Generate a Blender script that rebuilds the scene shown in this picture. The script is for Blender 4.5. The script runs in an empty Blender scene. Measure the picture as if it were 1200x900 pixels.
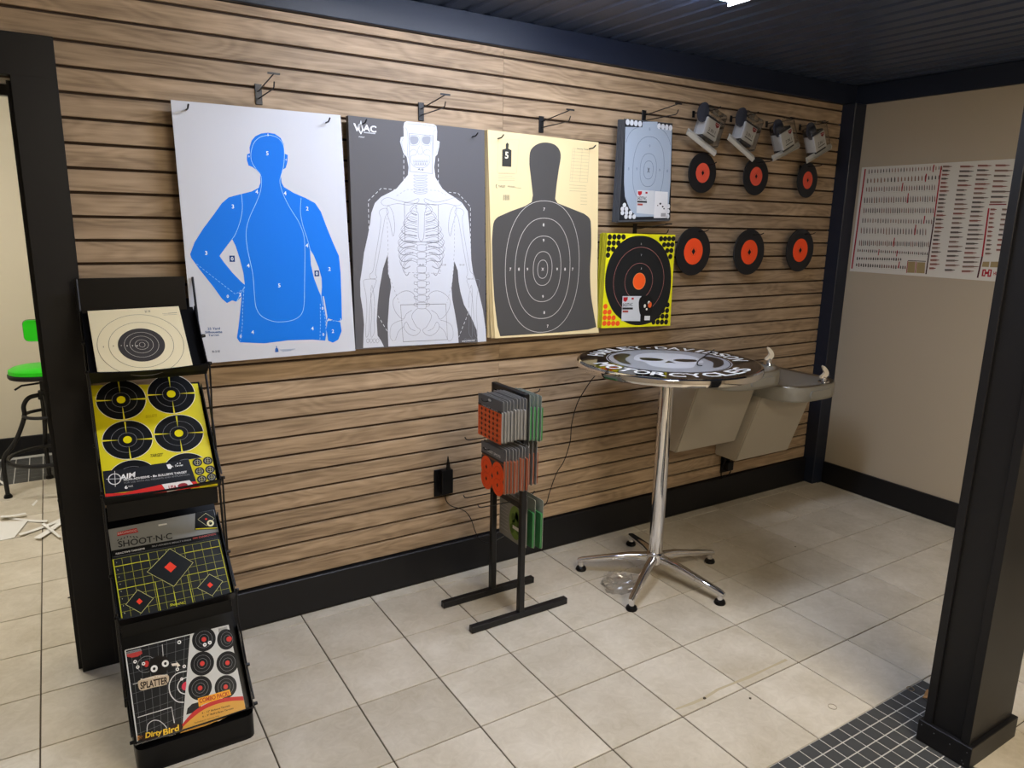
import bpy, bmesh, math, random
from mathutils import Vector, Matrix
from mathutils.geometry import tessellate_polygon
random.seed(7)
scene = bpy.context.scene
COL = scene.collection

# ------------------------------------------------------------------ camera
F_PX = 848.2
CAM = Vector((-0.73615, -2.71018, 1.61415))
CAM_ROT = (1.351895, -0.019179, -0.560258)
cd = bpy.data.cameras.new('camera')
cd.sensor_width = 36.0
cd.lens = F_PX / 1200.0 * 36.0
cd.clip_start = 0.02
cam = bpy.data.objects.new('camera', cd)
COL.objects.link(cam)
cam.location = CAM
cam.rotation_euler = CAM_ROT
scene.camera = cam
from mathutils import Euler
RM = Euler(CAM_ROT, 'XYZ').to_matrix()

# ------------------------------------------------------------------ world, exposure
w = bpy.data.worlds.new('world')
scene.world = w
w.use_nodes = True
w.node_tree.nodes['Background'].inputs[0].default_value = (0.55, 0.6, 0.7, 1)
w.node_tree.nodes['Background'].inputs[1].default_value = 0.02
vs = scene.view_settings
vs.view_transform = 'Standard'
vs.look = 'None'
vs.gamma = 1.0
vs.use_curve_mapping = False
vs.exposure = 2.06

# lamp powers (emission strength of the diffusers)
LAMP_MAIN = 19.0
LAMP_FILL = 24.0  # unseen fill lamps behind the camera
LAMP_NEXT = 26.0

# ------------------------------------------------------------------ pixel -> direction helpers (1200x900 frame)
def ray(u, v):
    return RM @ Vector(((u - 600) / F_PX, (450 - v) / F_PX, -1.0))
def at_y(u, v, y):
    d = ray(u, v); return CAM + d * ((y - CAM.y) / d.y)
def at_x(u, v, x):
    d = ray(u, v); return CAM + d * ((x - CAM.x) / d.x)
def at_z(u, v, z=0.0):
    d = ray(u, v); return CAM + d * ((z - CAM.z) / d.z)

# ------------------------------------------------------------------ materials
def lin(h):
    h = h.lstrip('#')
    o = []
    for k in (0, 2, 4):
        c = int(h[k:k + 2], 16) / 255.0
        o.append(c / 12.92 if c <= 0.04045 else ((c + 0.055) / 1.055) ** 2.4)
    return (o[0], o[1], o[2], 1.0)
MATS = {}
def mat(name, color='#808080', rough=0.5, metal=0.0, coat=0.0, spec=0.5, alpha=1.0, trans=0.0, ior=1.45):
    if name in MATS: return MATS[name]
    m = bpy.data.materials.new(name)
    m.use_nodes = True
    b = m.node_tree.nodes['Principled BSDF']
    b.inputs['Base Color'].default_value = lin(color)
    b.inputs['Roughness'].default_value = rough
    b.inputs['Metallic'].default_value = metal
    b.inputs['Coat Weight'].default_value = coat
    b.inputs['Specular IOR Level'].default_value = spec
    b.inputs['Transmission Weight'].default_value = trans
    b.inputs['IOR'].default_value = ior
    m.diffuse_color = lin(color)
    MATS[name] = m
    return m
def nodes(m):
    return m.node_tree.nodes, m.node_tree.links, m.node_tree.nodes['Principled BSDF']
def ink(col, gloss=False):
    return mat(('gloss_ink_' if gloss else 'ink_') + col.lstrip('#'), col, 0.28 if gloss else 0.6, spec=0.32 if gloss else 0.3)
def noise_bump(m, scale, strength, dist=0.002, coord='Object', vscale=(1, 1, 1), detail=4):
    n, l, b = nodes(m)
    tc = n.new('ShaderNodeTexCoord'); mp = n.new('ShaderNodeMapping'); mp.inputs['Scale'].default_value = vscale
    nz = n.new('ShaderNodeTexNoise'); nz.inputs['Scale'].default_value = scale; nz.inputs['Detail'].default_value = detail
    bp = n.new('ShaderNodeBump'); bp.inputs['Strength'].default_value = strength; bp.inputs['Distance'].default_value = dist
    l.new(tc.outputs[coord], mp.inputs['Vector']); l.new(mp.outputs['Vector'], nz.inputs['Vector'])
    l.new(nz.outputs['Fac'], bp.inputs['Height']); l.new(bp.outputs['Normal'], b.inputs['Normal'])
    return m

# oak slats
def make_wood():
    m = mat('oak_laminate', '#9c7c58', 0.5, spec=0.35)
    n, l, b = nodes(m)
    tc = n.new('ShaderNodeTexCoord')
    oi = n.new('ShaderNodeObjectInfo')
    mul = n.new('ShaderNodeMath'); mul.operation = 'MULTIPLY'; mul.inputs[1].default_value = 37.0
    l.new(oi.outputs['Random'], mul.inputs[0])
    add = n.new('ShaderNodeVectorMath'); add.operation = 'ADD'
    l.new(tc.outputs['Object'], add.inputs[0]); l.new(mul.outputs[0], add.inputs[1])
    def nz(sc, vs_, det, rough=0.6, dist=0.0):
        mp = n.new('ShaderNodeMapping'); mp.inputs['Scale'].default_value = vs_
        t = n.new('ShaderNodeTexNoise'); t.inputs['Scale'].default_value = sc; t.inputs['Detail'].default_value = det
        t.inputs['Roughness'].default_value = rough; t.inputs['Distortion'].default_value = dist
        l.new(add.outputs[0], mp.inputs['Vector']); l.new(mp.outputs['Vector'], t.inputs['Vector'])
        return t
    fine = nz(1.0, (7, 160, 160), 5, 0.65)
    mid = nz(1.0, (2.2, 40, 40), 6, 0.6, 0.6)
    # cathedral figure: contour lines of a stretched noise
    big = nz(1.0, (1.6, 9, 9), 2, 0.4, 0.3)
    m1 = n.new('ShaderNodeMath'); m1.operation = 'MULTIPLY'; m1.inputs[1].default_value = 90.0
    l.new(big.outputs['Fac'], m1.inputs[0])
    sn = n.new('ShaderNodeMath'); sn.operation = 'SINE'; l.new(m1.outputs[0], sn.inputs[0])
    m2 = n.new('ShaderNodeMath'); m2.operation = 'MULTIPLY_ADD'; m2.inputs[1].default_value = 0.06; m2.inputs[2].default_value = 0.0
    l.new(sn.outputs[0], m2.inputs[0])
    s1 = n.new('ShaderNodeMath'); s1.operation = 'ADD'; l.new(mid.outputs['Fac'], s1.inputs[0]); l.new(m2.outputs[0], s1.inputs[1])
    m3 = n.new('ShaderNodeMath'); m3.operation = 'MULTIPLY_ADD'; m3.inputs[1].default_value = 0.35; l.new(fine.outputs['Fac'], m3.inputs[0]); m3.inputs[2].default_value = -0.17
    s2 = n.new('ShaderNodeMath'); s2.operation = 'ADD'; l.new(s1.outputs[0], s2.inputs[0]); l.new(m3.outputs[0], s2.inputs[1])
    # soft knots and blotches
    kn = nz(1.0, (5, 16, 16), 3, 0.5)
    m4 = n.new('ShaderNodeMath'); m4.operation = 'MULTIPLY_ADD'; m4.inputs[1].default_value = 0.35; m4.inputs[2].default_value = -0.17
    l.new(kn.outputs['Fac'], m4.inputs[0])
    s3 = n.new('ShaderNodeMath'); s3.operation = 'ADD'; l.new(s2.outputs[0], s3.inputs[0]); l.new(m4.outputs[0], s3.inputs[1])
    cr = n.new('ShaderNodeValToRGB')
    cr.color_ramp.elements[0].position = 0.18; cr.color_ramp.elements[0].color = lin('#745f4b')
    cr.color_ramp.elements[1].position = 0.80; cr.color_ramp.elements[1].color = lin('#bba285')
    e = cr.color_ramp.elements.new(0.42); e.color = lin('#957f65')
    e = cr.color_ramp.elements.new(0.56); e.color = lin('#a78f73')
    l.new(s3.outputs[0], cr.inputs['Fac'])
    hv = n.new('ShaderNodeHueSaturation')
    mr = n.new('ShaderNodeMapRange'); mr.inputs['To Min'].default_value = 0.9; mr.inputs['To Max'].default_value = 1.08
    l.new(oi.outputs['Random'], mr.inputs['Value']); l.new(mr.outputs[0], hv.inputs['Value'])
    l.new(cr.outputs['Color'], hv.inputs['Color']); l.new(hv.outputs['Color'], b.inputs['Base Color'])
    bp = n.new('ShaderNodeBump'); bp.inputs['Strength'].default_value = 0.25; bp.inputs['Distance'].default_value = 0.001
    l.new(fine.outputs['Fac'], bp.inputs['Height']); l.new(bp.outputs['Normal'], b.inputs['Normal'])
    return m
WOOD = make_wood()
def make_tile():
    m = mat('floor_tile', '#c9c0ae', 0.42, spec=0.4)
    n, l, b = nodes(m)
    tc = n.new('ShaderNodeTexCoord'); oi = n.new('ShaderNodeObjectInfo')
    mul = n.new('ShaderNodeMath'); mul.operation = 'MULTIPLY'; mul.inputs[1].default_value = 53.0
    l.new(oi.outputs['Random'], mul.inputs[0])
    add = n.new('ShaderNodeVectorMath'); add.operation = 'ADD'
    l.new(tc.outputs['Object'], add.inputs[0]); l.new(mul.outputs[0], add.inputs[1])
    t = n.new('ShaderNodeTexNoise'); t.inputs['Scale'].default_value = 22; t.inputs['Detail'].default_value = 7; t.inputs['Roughness'].default_value = 0.7; t.inputs['Distortion'].default_value = 1.4
    l.new(add.outputs[0], t.inputs['Vector'])
    t2 = n.new('ShaderNodeTexNoise'); t2.inputs['Scale'].default_value = 5; t2.inputs['Detail'].default_value = 3
    l.new(add.outputs[0], t2.inputs['Vector'])
    mx = n.new('ShaderNodeMath'); mx.operation = 'MULTIPLY_ADD'; mx.inputs[1].default_value = 0.6
    l.new(t2.outputs['Fac'], mx.inputs[0])
    m5 = n.new('ShaderNodeMath'); m5.operation = 'MULTIPLY'; m5.inputs[1].default_value = 0.45; l.new(t.outputs['Fac'], m5.inputs[0])
    l.new(m5.outputs[0], mx.inputs[2])
    cr = n.new('ShaderNodeValToRGB')
    cr.color_ramp.elements[0].position = 0.33; cr.color_ramp.elements[0].color = lin('#b3a995')
    cr.color_ramp.elements[1].position = 0.70; cr.color_ramp.elements[1].color = lin('#d2cabb')
    l.new(mx.outputs[0], cr.inputs['Fac'])
    hv = n.new('ShaderNodeHueSaturation')
    mr = n.new('ShaderNodeMapRange'); mr.inputs['To Min'].default_value = 0.94; mr.inputs['To Max'].default_value = 1.03
    l.new(oi.outputs['Random'], mr.inputs['Value']); l.new(mr.outputs[0], hv.inputs['Value'])
    l.new(cr.outputs['Color'], hv.inputs['Color']); l.new(hv.outputs['Color'], b.inputs['Base Color'])
    bp = n.new('ShaderNodeBump'); bp.inputs['Strength'].default_value = 0.12; bp.inputs['Distance'].default_value = 0.002
    l.new(t.outputs['Fac'], bp.inputs['Height']); l.new(bp.outputs['Normal'], b.inputs['Normal'])
    return m
TILE = make_tile()
GROUT = noise_bump(mat('floor_grout', '#51483c', 0.9), 60, 0.3)
WGROUT = noise_bump(mat('mosaic_grout', '#b9b7b0', 0.9), 60, 0.3)
MOSAIC = noise_bump(mat('mosaic_tile', '#3f4040', 0.55), 40, 0.2)
BLACKPAINT = noise_bump(mat('black_paint', '#131316', 0.42, spec=0.4), 30, 0.05)
CEILPAINT = noise_bump(mat('ceiling_paint', '#38435a', 0.38, spec=0.5), 8, 0.25, 0.004, vscale=(6, 0.5, 1))
NAVYTRIM = noise_bump(mat('navy_black_paint', '#1b2130', 0.40, spec=0.45), 30, 0.05)
BEIGE = noise_bump(mat('beige_wall_paint', '#aea28f', 0.75, spec=0.25), 90, 0.05)
CREAMW = noise_bump(mat('cream_wall_paint', '#cfc6b0', 0.75, spec=0.25), 90, 0.05)
BACKING = mat('slat_groove_backing', '#3a2a1c', 0.8)
BLKMETAL = noise_bump(mat('black_powder_coat', '#101013', 0.42, spec=0.5), 200, 0.05)
BLKPLASTIC = mat('black_plastic', '#08080a', 0.32, spec=0.3)
CHROME = mat('chrome', '#e6e6ea', 0.07, metal=1.0)
STEEL = noise_bump(mat('brushed_steel', '#a8a59c', 0.33, metal=1.0), 60, 0.05, vscale=(1, 8, 8))
GREYPAINT = mat('warm_grey_metallic_paint', '#bab2a2', 0.42, metal=0.1)
GREYAPRON = mat('grey_apron', '#9a978d', 0.4, metal=0.35)
CLEAR = None
def make_clear():
    m = bpy.data.materials.new('clear_plastic'); m.use_nodes = True
    n, l = m.node_tree.nodes, m.node_tree.links
    n.remove(n['Principled BSDF'])
    tr = n.new('ShaderNodeBsdfTransparent'); tr.inputs[0].default_value = (0.93, 0.94, 0.95, 1)
    gl = n.new('ShaderNodeBsdfGlossy'); gl.inputs['Roughness'].default_value = 0.12
    fr = n.new('ShaderNodeFresnel'); fr.inputs[0].default_value = 1.4
    ad = n.new('ShaderNodeMath'); ad.operation = 'MULTIPLY_ADD'; ad.inputs[1].default_value = 0.8; ad.inputs[2].default_value = 0.05; ad.use_clamp = True
    mx = n.new('ShaderNodeMixShader')
    l.new(fr.outputs[0], ad.inputs[0]); l.new(ad.outputs[0], mx.inputs[0]); l.new(tr.outputs[0], mx.inputs[1]); l.new(gl.outputs[0], mx.inputs[2])
    l.new(mx.outputs[0], n['Material Output'].inputs['Surface'])
    MATS['clear_plastic'] = m
    return m
CLEAR = make_clear()
def emit(name, col, strength):
    m = mat(name, '#ffffff', 0.4)
    n, l, b = nodes(m)
    b.inputs['Emission Color'].default_value = lin(col)
    b.inputs['Emission Strength'].default_value = strength
    return m

# ------------------------------------------------------------------ mesh helpers
def world_loc(o):
    v = Vector((0, 0, 0))
    while o is not None:
        v += Vector(o.location); o = o.parent
    return v
def obj(name, bm, m, parent=None, smooth=False, keep_origin=False):
    bmesh.ops.recalc_face_normals(bm, faces=bm.faces[:])
    me = bpy.data.meshes.new(name)
    if parent is not None:
        off = world_loc(parent)
    elif keep_origin:
        off = Vector((0, 0, 0))
    else:
        xs = [v.co for v in bm.verts]
        off = Vector(((min(c.x for c in xs) + max(c.x for c in xs)) / 2, (min(c.y for c in xs) + max(c.y for c in xs)) / 2, min(c.z for c in xs)))
    for v in bm.verts: v.co -= off
    bm.to_mesh(me); bm.free()
    for mm in (m if isinstance(m, (list, tuple)) else [m]): me.materials.append(mm)
    if smooth:
        for p in me.polygons: p.use_smooth = True
        try: me.set_sharp_from_angle(angle=math.radians(40))
        except Exception: pass
    o = bpy.data.objects.new(name, me)
    COL.objects.link(o)
    if parent is not None: o.parent = parent
    else: o.location = off
    return o
def thing(name, label, cat, loc=(0, 0, 0), group=None):
    o = bpy.data.objects.new(name, None); COL.objects.link(o)
    o.empty_display_size = 0.05
    o.location = loc; o['label'] = label; o['category'] = cat
    if group: o['group'] = group
    return o
def tag(o, label, cat, group=None):
    o['label'] = label; o['category'] = cat
    if group: o['group'] = group
    return o
def struct(o):
    o['kind'] = 'structure'; return o
def copy_tree(o, parent=None):
    c = o.copy(); COL.objects.link(c)
    if parent is not None: c.parent = parent
    for ch in list(o.children): copy_tree(ch, c)
    return c
def nb(): return bmesh.new()
def merge(bm, t):
    vm = {v: bm.verts.new(v.co) for v in t.verts}
    for f in t.faces:
        try:
            nf = bm.faces.new([vm[v] for v in f.verts]); nf.material_index = f.material_index
        except ValueError: pass
    t.free()
def obb(bm, c, ax, ay, az, hx, hy, hz, bev=0.0, seg=1):
    t = nb(); c = Vector(c)
    ax, ay, az = Vector(ax).normalized(), Vector(ay).normalized(), Vector(az).normalized()
    vs_ = [t.verts.new(c + ax * (hx * i) + ay * (hy * j) + az * (hz * k)) for i in (-1, 1) for j in (-1, 1) for k in (-1, 1)]
    for f in ((0, 1, 3, 2), (4, 6, 7, 5), (0, 4, 5, 1), (2, 3, 7, 6), (0, 2, 6, 4), (1, 5, 7, 3)):
        t.faces.new([vs_[i] for i in f])
    if bev > 0:
        bmesh.ops.bevel(t, geom=t.edges[:], offset=bev, segments=seg, profile=0.5, affect='EDGES')
    merge(bm, t)
    return bm
def box(bm, x0, x1, y0, y1, z0, z1, bev=0.0, seg=1):
    return obb(bm, ((x0 + x1) / 2, (y0 + y1) / 2, (z0 + z1) / 2), (1, 0, 0), (0, 1, 0), (0, 0, 1), abs(x1 - x0) / 2, abs(y1 - y0) / 2, abs(z1 - z0) / 2, bev, seg)
def perp(d):
    d = Vector(d).normalized()
    a = Vector((0, 0, 1)) if abs(d.z) < 0.9 else Vector((1, 0, 0))
    u = d.cross(a).normalized(); return u, d.cross(u).normalized()
def loft(bm, rings, cap0=True, cap1=True, closed=True):
    R = [[bm.verts.new(p) for p in r] for r in rings]
    n = len(R[0])
    for a, b in zip(R, R[1:]):
        for i in range(n if closed else n - 1):
            j = (i + 1) % n
            bm.faces.new([a[i], a[j], b[j], b[i]])
    if cap0: bm.faces.new(R[0][::-1])
    if cap1: bm.faces.new(R[-1])
    return bm
def cyl(bm, p0, p1, r0, r1=None, n=16):
    p0, p1 = Vector(p0), Vector(p1); r1 = r0 if r1 is None else r1
    u, v = perp(p1 - p0)
    ring = lambda p, r: [p + (u * math.cos(2 * math.pi * k / n) + v * math.sin(2 * math.pi * k / n)) * r for k in range(n)]
    return loft(bm, [ring(p0, r0), ring(p1, r1)])
def tube(bm, pts, r, n=8, rs=None):
    pts = [Vector(p) for p in pts]
    rings = []; pu = None
    for i, p in enumerate(pts):
        d = (pts[min(i + 1, len(pts) - 1)] - pts[max(i - 1, 0)]).normalized()
        if pu is None: u, v = perp(d)
        else:
            u = (pu - d * pu.dot(d)).normalized(); v = d.cross(u)
        pu = u
        rr = rs[i] if rs else r
        rings.append([p + (u * math.cos(2 * math.pi * k / n) + v * math.sin(2 * math.pi * k / n)) * rr for k in range(n)])
    return loft(bm, rings)
def spline(pts, sub=6, closed=False):
    pts = [Vector(p) for p in pts]; out = []; n = len(pts)
    rng = n if closed else n - 1
    for i in range(rng):
        if closed: p0, p1, p2, p3 = pts[(i - 1) % n], pts[i], pts[(i + 1) % n], pts[(i + 2) % n]
        else: p0, p1, p2, p3 = pts[max(i - 1, 0)], pts[i], pts[i + 1], pts[min(i + 2, n - 1)]
        for k in range(sub):
            t = k / sub
            out.append(0.5 * ((2 * p1) + (p2 - p0) * t + (2 * p0 - 5 * p1 + 4 * p2 - p3) * t * t + (3 * p1 - p0 - 3 * p2 + p3) * t ** 3))
    if not closed: out.append(pts[-1])
    return out
def lathe(bm, prof, c, n=40, axis='z'):
    c = Vector(c); rings = []
    for r, h in prof:
        ring = []
        for k in range(n):
            a = 2 * math.pi * k / n
            if axis == 'z': ring.append(c + Vector((r * math.cos(a), r * math.sin(a), h)))
            else: ring.append(c + Vector((r * math.cos(a), -h, r * math.sin(a))))   # axis towards -Y
        rings.append(ring)
    return loft(bm, rings)
def prism(bm, pts2, O, U, V, d0, d1):
    O, U, V = Vector(O), Vector(U).normalized(), Vector(V).normalized(); N = U.cross(V)
    a = [O + U * p[0] + V * p[1] + N * d0 for p in pts2]; b = [O + U * p[0] + V * p[1] + N * d1 for p in pts2]
    A = [bm.verts.new(p) for p in a]; B = [bm.verts.new(p) for p in b]; n = len(A)
    for i in range(n):
        j = (i + 1) % n; bm.faces.new([A[i], A[j], B[j], B[i]])
    for tri in tessellate_polygon([[Vector((p[0], p[1], 0)) for p in pts2]]):
        bm.faces.new([B[i] for i in tri]); bm.faces.new([A[i] for i in tri][::-1])
    return bm
def round_poly(pts, r, n=5):
    out = []; m = len(pts)
    for i in range(m):
        p = Vector((*pts[i][:2], 0)); a = Vector((*pts[i - 1][:2], 0)); b = Vector((*pts[(i + 1) % m][:2], 0))
        rr = r[i] if isinstance(r, (list, tuple)) else r
        da, db = (a - p), (b - p)
        ra = min(rr, da.length * 0.49); rb = min(rr, db.length * 0.49)
        q0 = p + da.normalized() * ra; q1 = p + db.normalized() * rb
        for k in range(n + 1):
            t = k / n
            q = q0 * (1 - t) ** 2 + p * 2 * t * (1 - t) + q1 * t * t
            out.append((q.x, q.y))
    return out

# ------------------------------------------------------------------ text
TXT = {}
def text2d(s, bold=0.0):
    key = (s, bold)
    if key in TXT: return TXT[key]
    c = bpy.data.curves.new('t', 'FONT'); c.body = s; c.resolution_u = 3; c.offset = bold
    o = bpy.data.objects.new('t', c)
    me = bpy.data.meshes.new_from_object(o)
    vs_ = [(v.co.x, v.co.y) for v in me.vertices]; fs = [list(p.vertices) for p in me.polygons]
    bpy.data.objects.remove(o); bpy.data.curves.remove(c); bpy.data.meshes.remove(me)
    if not vs_: vs_, fs = [(0, 0), (1, 0), (1, 1)], []
    x0 = min(v[0] for v in vs_); x1 = max(v[0] for v in vs_); y0 = min(v[1] for v in vs_); y1 = max(v[1] for v in vs_)
    W_, H_ = max(x1 - x0, 1e-4), max(y1 - y0, 1e-4)
    r = ([((x - x0) / W_ - 0.5, (y - y0) / H_ - 0.5) for x, y in vs_], fs, W_ / H_)
    TXT[key] = r
    return r

# ------------------------------------------------------------------ printed sheets
LAY = 0.0004
class Sheet:
    """A flat printed face: O origin, U to the viewer's right, V up; prints are thin layers on it."""
    def __init__(s, O, U, V, gloss=False):
        s.O = Vector(O); s.U = Vector(U).normalized(); s.V = Vector(V).normalized(); s.N = s.U.cross(s.V)
        s.parts = {}; s.reg = (0, 0, 1.0); s.gloss = gloss; s.bend = None
    def zoom(s, x0, y0, k): s.reg = (x0, y0, k)
    def uv(s, p):                       # pixel of the current zoom window -> sheet coordinates
        d = ray(s.reg[0] + p[0] / s.reg[2], s.reg[1] + p[1] / s.reg[2])
        t = (s.O - CAM).dot(s.N) / d.dot(s.N)
        q = CAM + d * t - s.O
        return (q.dot(s.U), q.dot(s.V))
    def P(s, pts): return [s.uv(p) for p in pts]
    def w(s, u, v, lay=0): return s.O + s.U * u + s.V * v + s.N * (LAY * lay)
    def _part(s, part):
        if part not in s.parts: s.parts[part] = (nb(), [])
        return s.parts[part]
    def _mi(s, part, col):
        bm, ms = s._part(part)
        if col not in ms: ms.append(col)
        return bm, ms.index(col)
    def fill(s, part, pts, col, lay=1, holes=()):
        bm, mi = s._mi(part, col)
        loops = [list(pts)] + [list(h) for h in holes]
        flat = [p for L in loops for p in L]
        V_ = [bm.verts.new(s.w(p[0], p[1], lay)) for p in flat]
        for tri in tessellate_polygon([[Vector((p[0], p[1], 0)) for p in L] for L in loops]):
            try:
                f = bm.faces.new([V_[i] for i in tri]); f.material_index = mi
            except ValueError: pass
    def line(s, part, pts, width, col, lay=2, closed=False, dash=None):
        bm, mi = s._mi(part, col)
        pts = [Vector((p[0], p[1])) for p in pts]
        if closed: pts = pts + [pts[0]]
        segs = []
        if dash:
            on = True; left = dash[0]; cur = [pts[0]]
            for a, b in zip(pts, pts[1:]):
                L = (b - a).length; pos = 0.0
                if L < 1e-9: continue
                while L - pos > left:
                    pos += left; q = a.lerp(b, pos / L)
                    if on: cur.append(q); segs.append(cur)
                    cur = [q]; on = not on; left = dash[0] if on else dash[1]
                left -= (L - pos)
                if on: cur.append(b)
            if on and len(cur) > 1: segs.append(cur)
        else: segs = [pts]
        h = width / 2
        for sg in segs:
            A = []
            for i, p in enumerate(sg):
                a = sg[max(i - 1, 0)]; b = sg[min(i + 1, len(sg) - 1)]
                if closed and not dash:
                    if i == 0: a = sg[-2]
                    if i == len(sg) - 1: b = sg[1]
                d = (b - a)
                if d.length < 1e-9: d = Vector((1, 0))
                d.normalize(); nn = Vector((-d.y, d.x)) * h
                A.append((bm.verts.new(s.w(*(p + nn), lay)), bm.verts.new(s.w(*(p - nn), lay))))
            for (a, b), (c, d) in zip(A, A[1:]):
                f = bm.faces.new([a, b, d, c]); f.material_index = mi
    def ell(s, c, rx, ry, n=40, p=2.0, rot=0.0):
        out = []
        for k in range(n):
            a = 2 * math.pi * k / n; x = math.copysign(abs(math.cos(a)) ** (2 / p), math.cos(a)) * rx; y = math.copysign(abs(math.sin(a)) ** (2 / p), math.sin(a)) * ry
            out.append((c[0] + x * math.cos(rot) - y * math.sin(rot), c[1] + x * math.sin(rot) + y * math.cos(rot)))
        return out
    def ellpx(s, l, r, t, b, n=40, p=2.0):      # by pixel extents
        c = s.uv(((l + r) / 2, (t + b) / 2)); L, R_ = s.uv((l, (t + b) / 2)), s.uv((r, (t + b) / 2)); T, B = s.uv(((l + r) / 2, t)), s.uv(((l + r) / 2, b))
        return s.ell(((L[0] + R_[0]) / 2, (T[1] + B[1]) / 2), (R_[0] - L[0]) / 2, (T[1] - B[1]) / 2, n, p)
    def text(s, part, t, c, wdt, hgt, col, lay=3, rot=0.0, bold=0.0, shear=0.0):
        bm, mi = s._mi(part, col)
        vs_, fs, asp = text2d(t, bold)
        if wdt is None: wdt = hgt * asp
        if hgt is None: hgt = wdt / asp
        cs, sn = math.cos(rot), math.sin(rot)
        V_ = []
        for x, y in vs_:
            a = x * wdt + y * hgt * shear; b = y * hgt
            V_.append(bm.verts.new(s.w(c[0] + a * cs - b * sn, c[1] + a * sn + b * cs, lay)))
        for f in fs:
            try:
                ff = bm.faces.new([V_[i] for i in f]); ff.material_index = mi
            except ValueError: pass
    def textpx(s, part, t, a, b, hpx, col, lay=3, bold=0.0, shear=0.0):   # between pixel a (left middle) and b (right middle)
        A, B = Vector(s.uv(a)), Vector(s.uv(b)); m = ((a[0] + b[0]) / 2, (a[1] + b[1]) / 2)
        T, Bt = Vector(s.uv((m[0], m[1] - hpx / 2))), Vector(s.uv((m[0], m[1] + hpx / 2)))
        d = B - A; rot = math.atan2(d.y, d.x)
        nn = Vector((-math.sin(rot), math.cos(rot)))
        s.text(part, t, (A + B) / 2, d.length, abs((T - Bt).dot(nn)), col, lay, rot, bold, shear)
    def build(s, parent):
        out = {}
        for part, (bm, cols) in s.parts.items():
            if s.bend:
                for v in bm.verts: v.co = s.bend(v.co)
            o = out[part] = obj(part, bm, [ink(c, s.gloss) for c in cols], parent)
            if part not in ('silhouette', 'figure', 'bullseye', 'orange_center', 'face_print', 'panel', 'disc'): o['kind'] = 'stuff'
        s.parts = {}
        return out

# =================================================================== SETTING
YW = 0.085           # face of the slat wall
YB = 0.065           # face of the baseboard
XR = 3.405           # right wall
ZC = 2.437           # ceiling
X_MIN, Y_MIN = -1.95, -5.0
T = 0.305            # floor tile pitch
Y_FAR = 3.05         # far wall of the next room

# ---- floor
bm = nb(); box(bm, -3.0, XR + 0.1, Y_MIN - 0.1, Y_FAR + 0.1, -0.08, -0.004)
floor = struct(obj('floor', bm, GROUT, keep_origin=True))
bm = nb(); box(bm, 2 * T, 5 * T, -11 * T, -5 * T, -0.0045, -0.0015); box(bm, 5 * T, 6 * T, -6 * T, -5 * T, -0.0045, -0.0015)
mg = obj('mosaic_grout_bed', bm, WGROUT, floor)
def tile_mesh(wx, wy, th=0.006, gap=0.0045, bev=0.0012):
    b_ = nb(); box(b_, -wx / 2 + gap / 2, wx / 2 - gap / 2, -wy / 2 + gap / 2, wy / 2 - gap / 2, -th, 0, bev)
    bmesh.ops.recalc_face_normals(b_, faces=b_.faces[:])
    me = bpy.data.meshes.new('tile'); b_.to_mesh(me); b_.free(); return me
def put(me, name, loc, parent, m):
    if not me.materials: me.materials.append(m)
    o = bpy.data.objects.new(name, me); COL.objects.link(o); o.parent = parent; o.location = loc; return o
full = tile_mesh(T, T); wallstrip = tile_mesh(T, YB - 0.001); rightstrip = tile_mesh(XR - 0.018 - 11 * T, T)
for i in range(-6, 11):
    for j in range(0, 9):
        if (2 <= i < 6 and j == 5) or (2 <= i < 5 and j > 5): continue
        put(full, 'tile', ((i + 0.5) * T, -(j + 0.5) * T, 0), floor, TILE)
for j in range(0, 9): put(rightstrip, 'tile', ((11 * T + XR - 0.018) / 2, -(j + 0.5) * T, 0), floor, TILE)
for i in range(-2, 11): put(wallstrip, 'tile', ((i + 0.5) * T, (YB - 0.001) / 2, 0), floor, TILE)
for i in range(-6, -2):
    for j in range(0, 8): put(full, 'tile', ((i + 0.5) * T, (j + 0.5) * T, 0), floor, TILE)
# tiles behind the camera, one joined field
bm = nb()
for i in range(-6, 11):
    for j in range(9, 16):
        if 2 <= i < 5 and j < 11: continue
        box(bm, i * T + 0.002, (i + 1) * T - 0.002, -(j + 1) * T + 0.002, -j * T - 0.002, -0.006, 0)
o = obj('tile_field', bm, TILE, floor); o['kind'] = 'stuff'
# mosaic of small dark tiles
MP = T / 6
mos = tile_mesh(MP, MP, 0.006, 0.0042, 0.0008)
for i in range(24):
    for j in range(12):
        if i >= 18 and j >= 6: continue
        put(mos, 'mosaic_tile', (2 * T + (i + 0.5) * MP, -5 * T - (j + 0.5) * MP, 0), floor, MOSAIC)
bm = nb()
for i in range(18):
    for j in range(12, 36):
        x = 2 * T + i * MP; y = -5 * T - j * MP
        box(bm, x + 0.002, x + MP - 0.002, y - MP + 0.002, y - 0.002, -0.006, 0)
o = obj('mosaic_field', bm, MOSAIC, floor); o['kind'] = 'stuff'
# dark strip in the next room
bm = nb(); box(bm, -6 * T, -2 * T, 8 * T, Y_FAR - 0.02, -0.0045, -0.0015)
obj('mosaic_grout_bed', bm, WGROUT, floor)
M3 = T / 4
mos3 = tile_mesh(M3, M3, 0.006, 0.005, 0.0008)
for i in range(16):
    for j in range(7): put(mos3, 'mosaic_tile', (-6 * T + (i + 0.5) * M3, 8 * T + (j + 0.5) * M3, 0), floor, MOSAIC)

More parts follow.
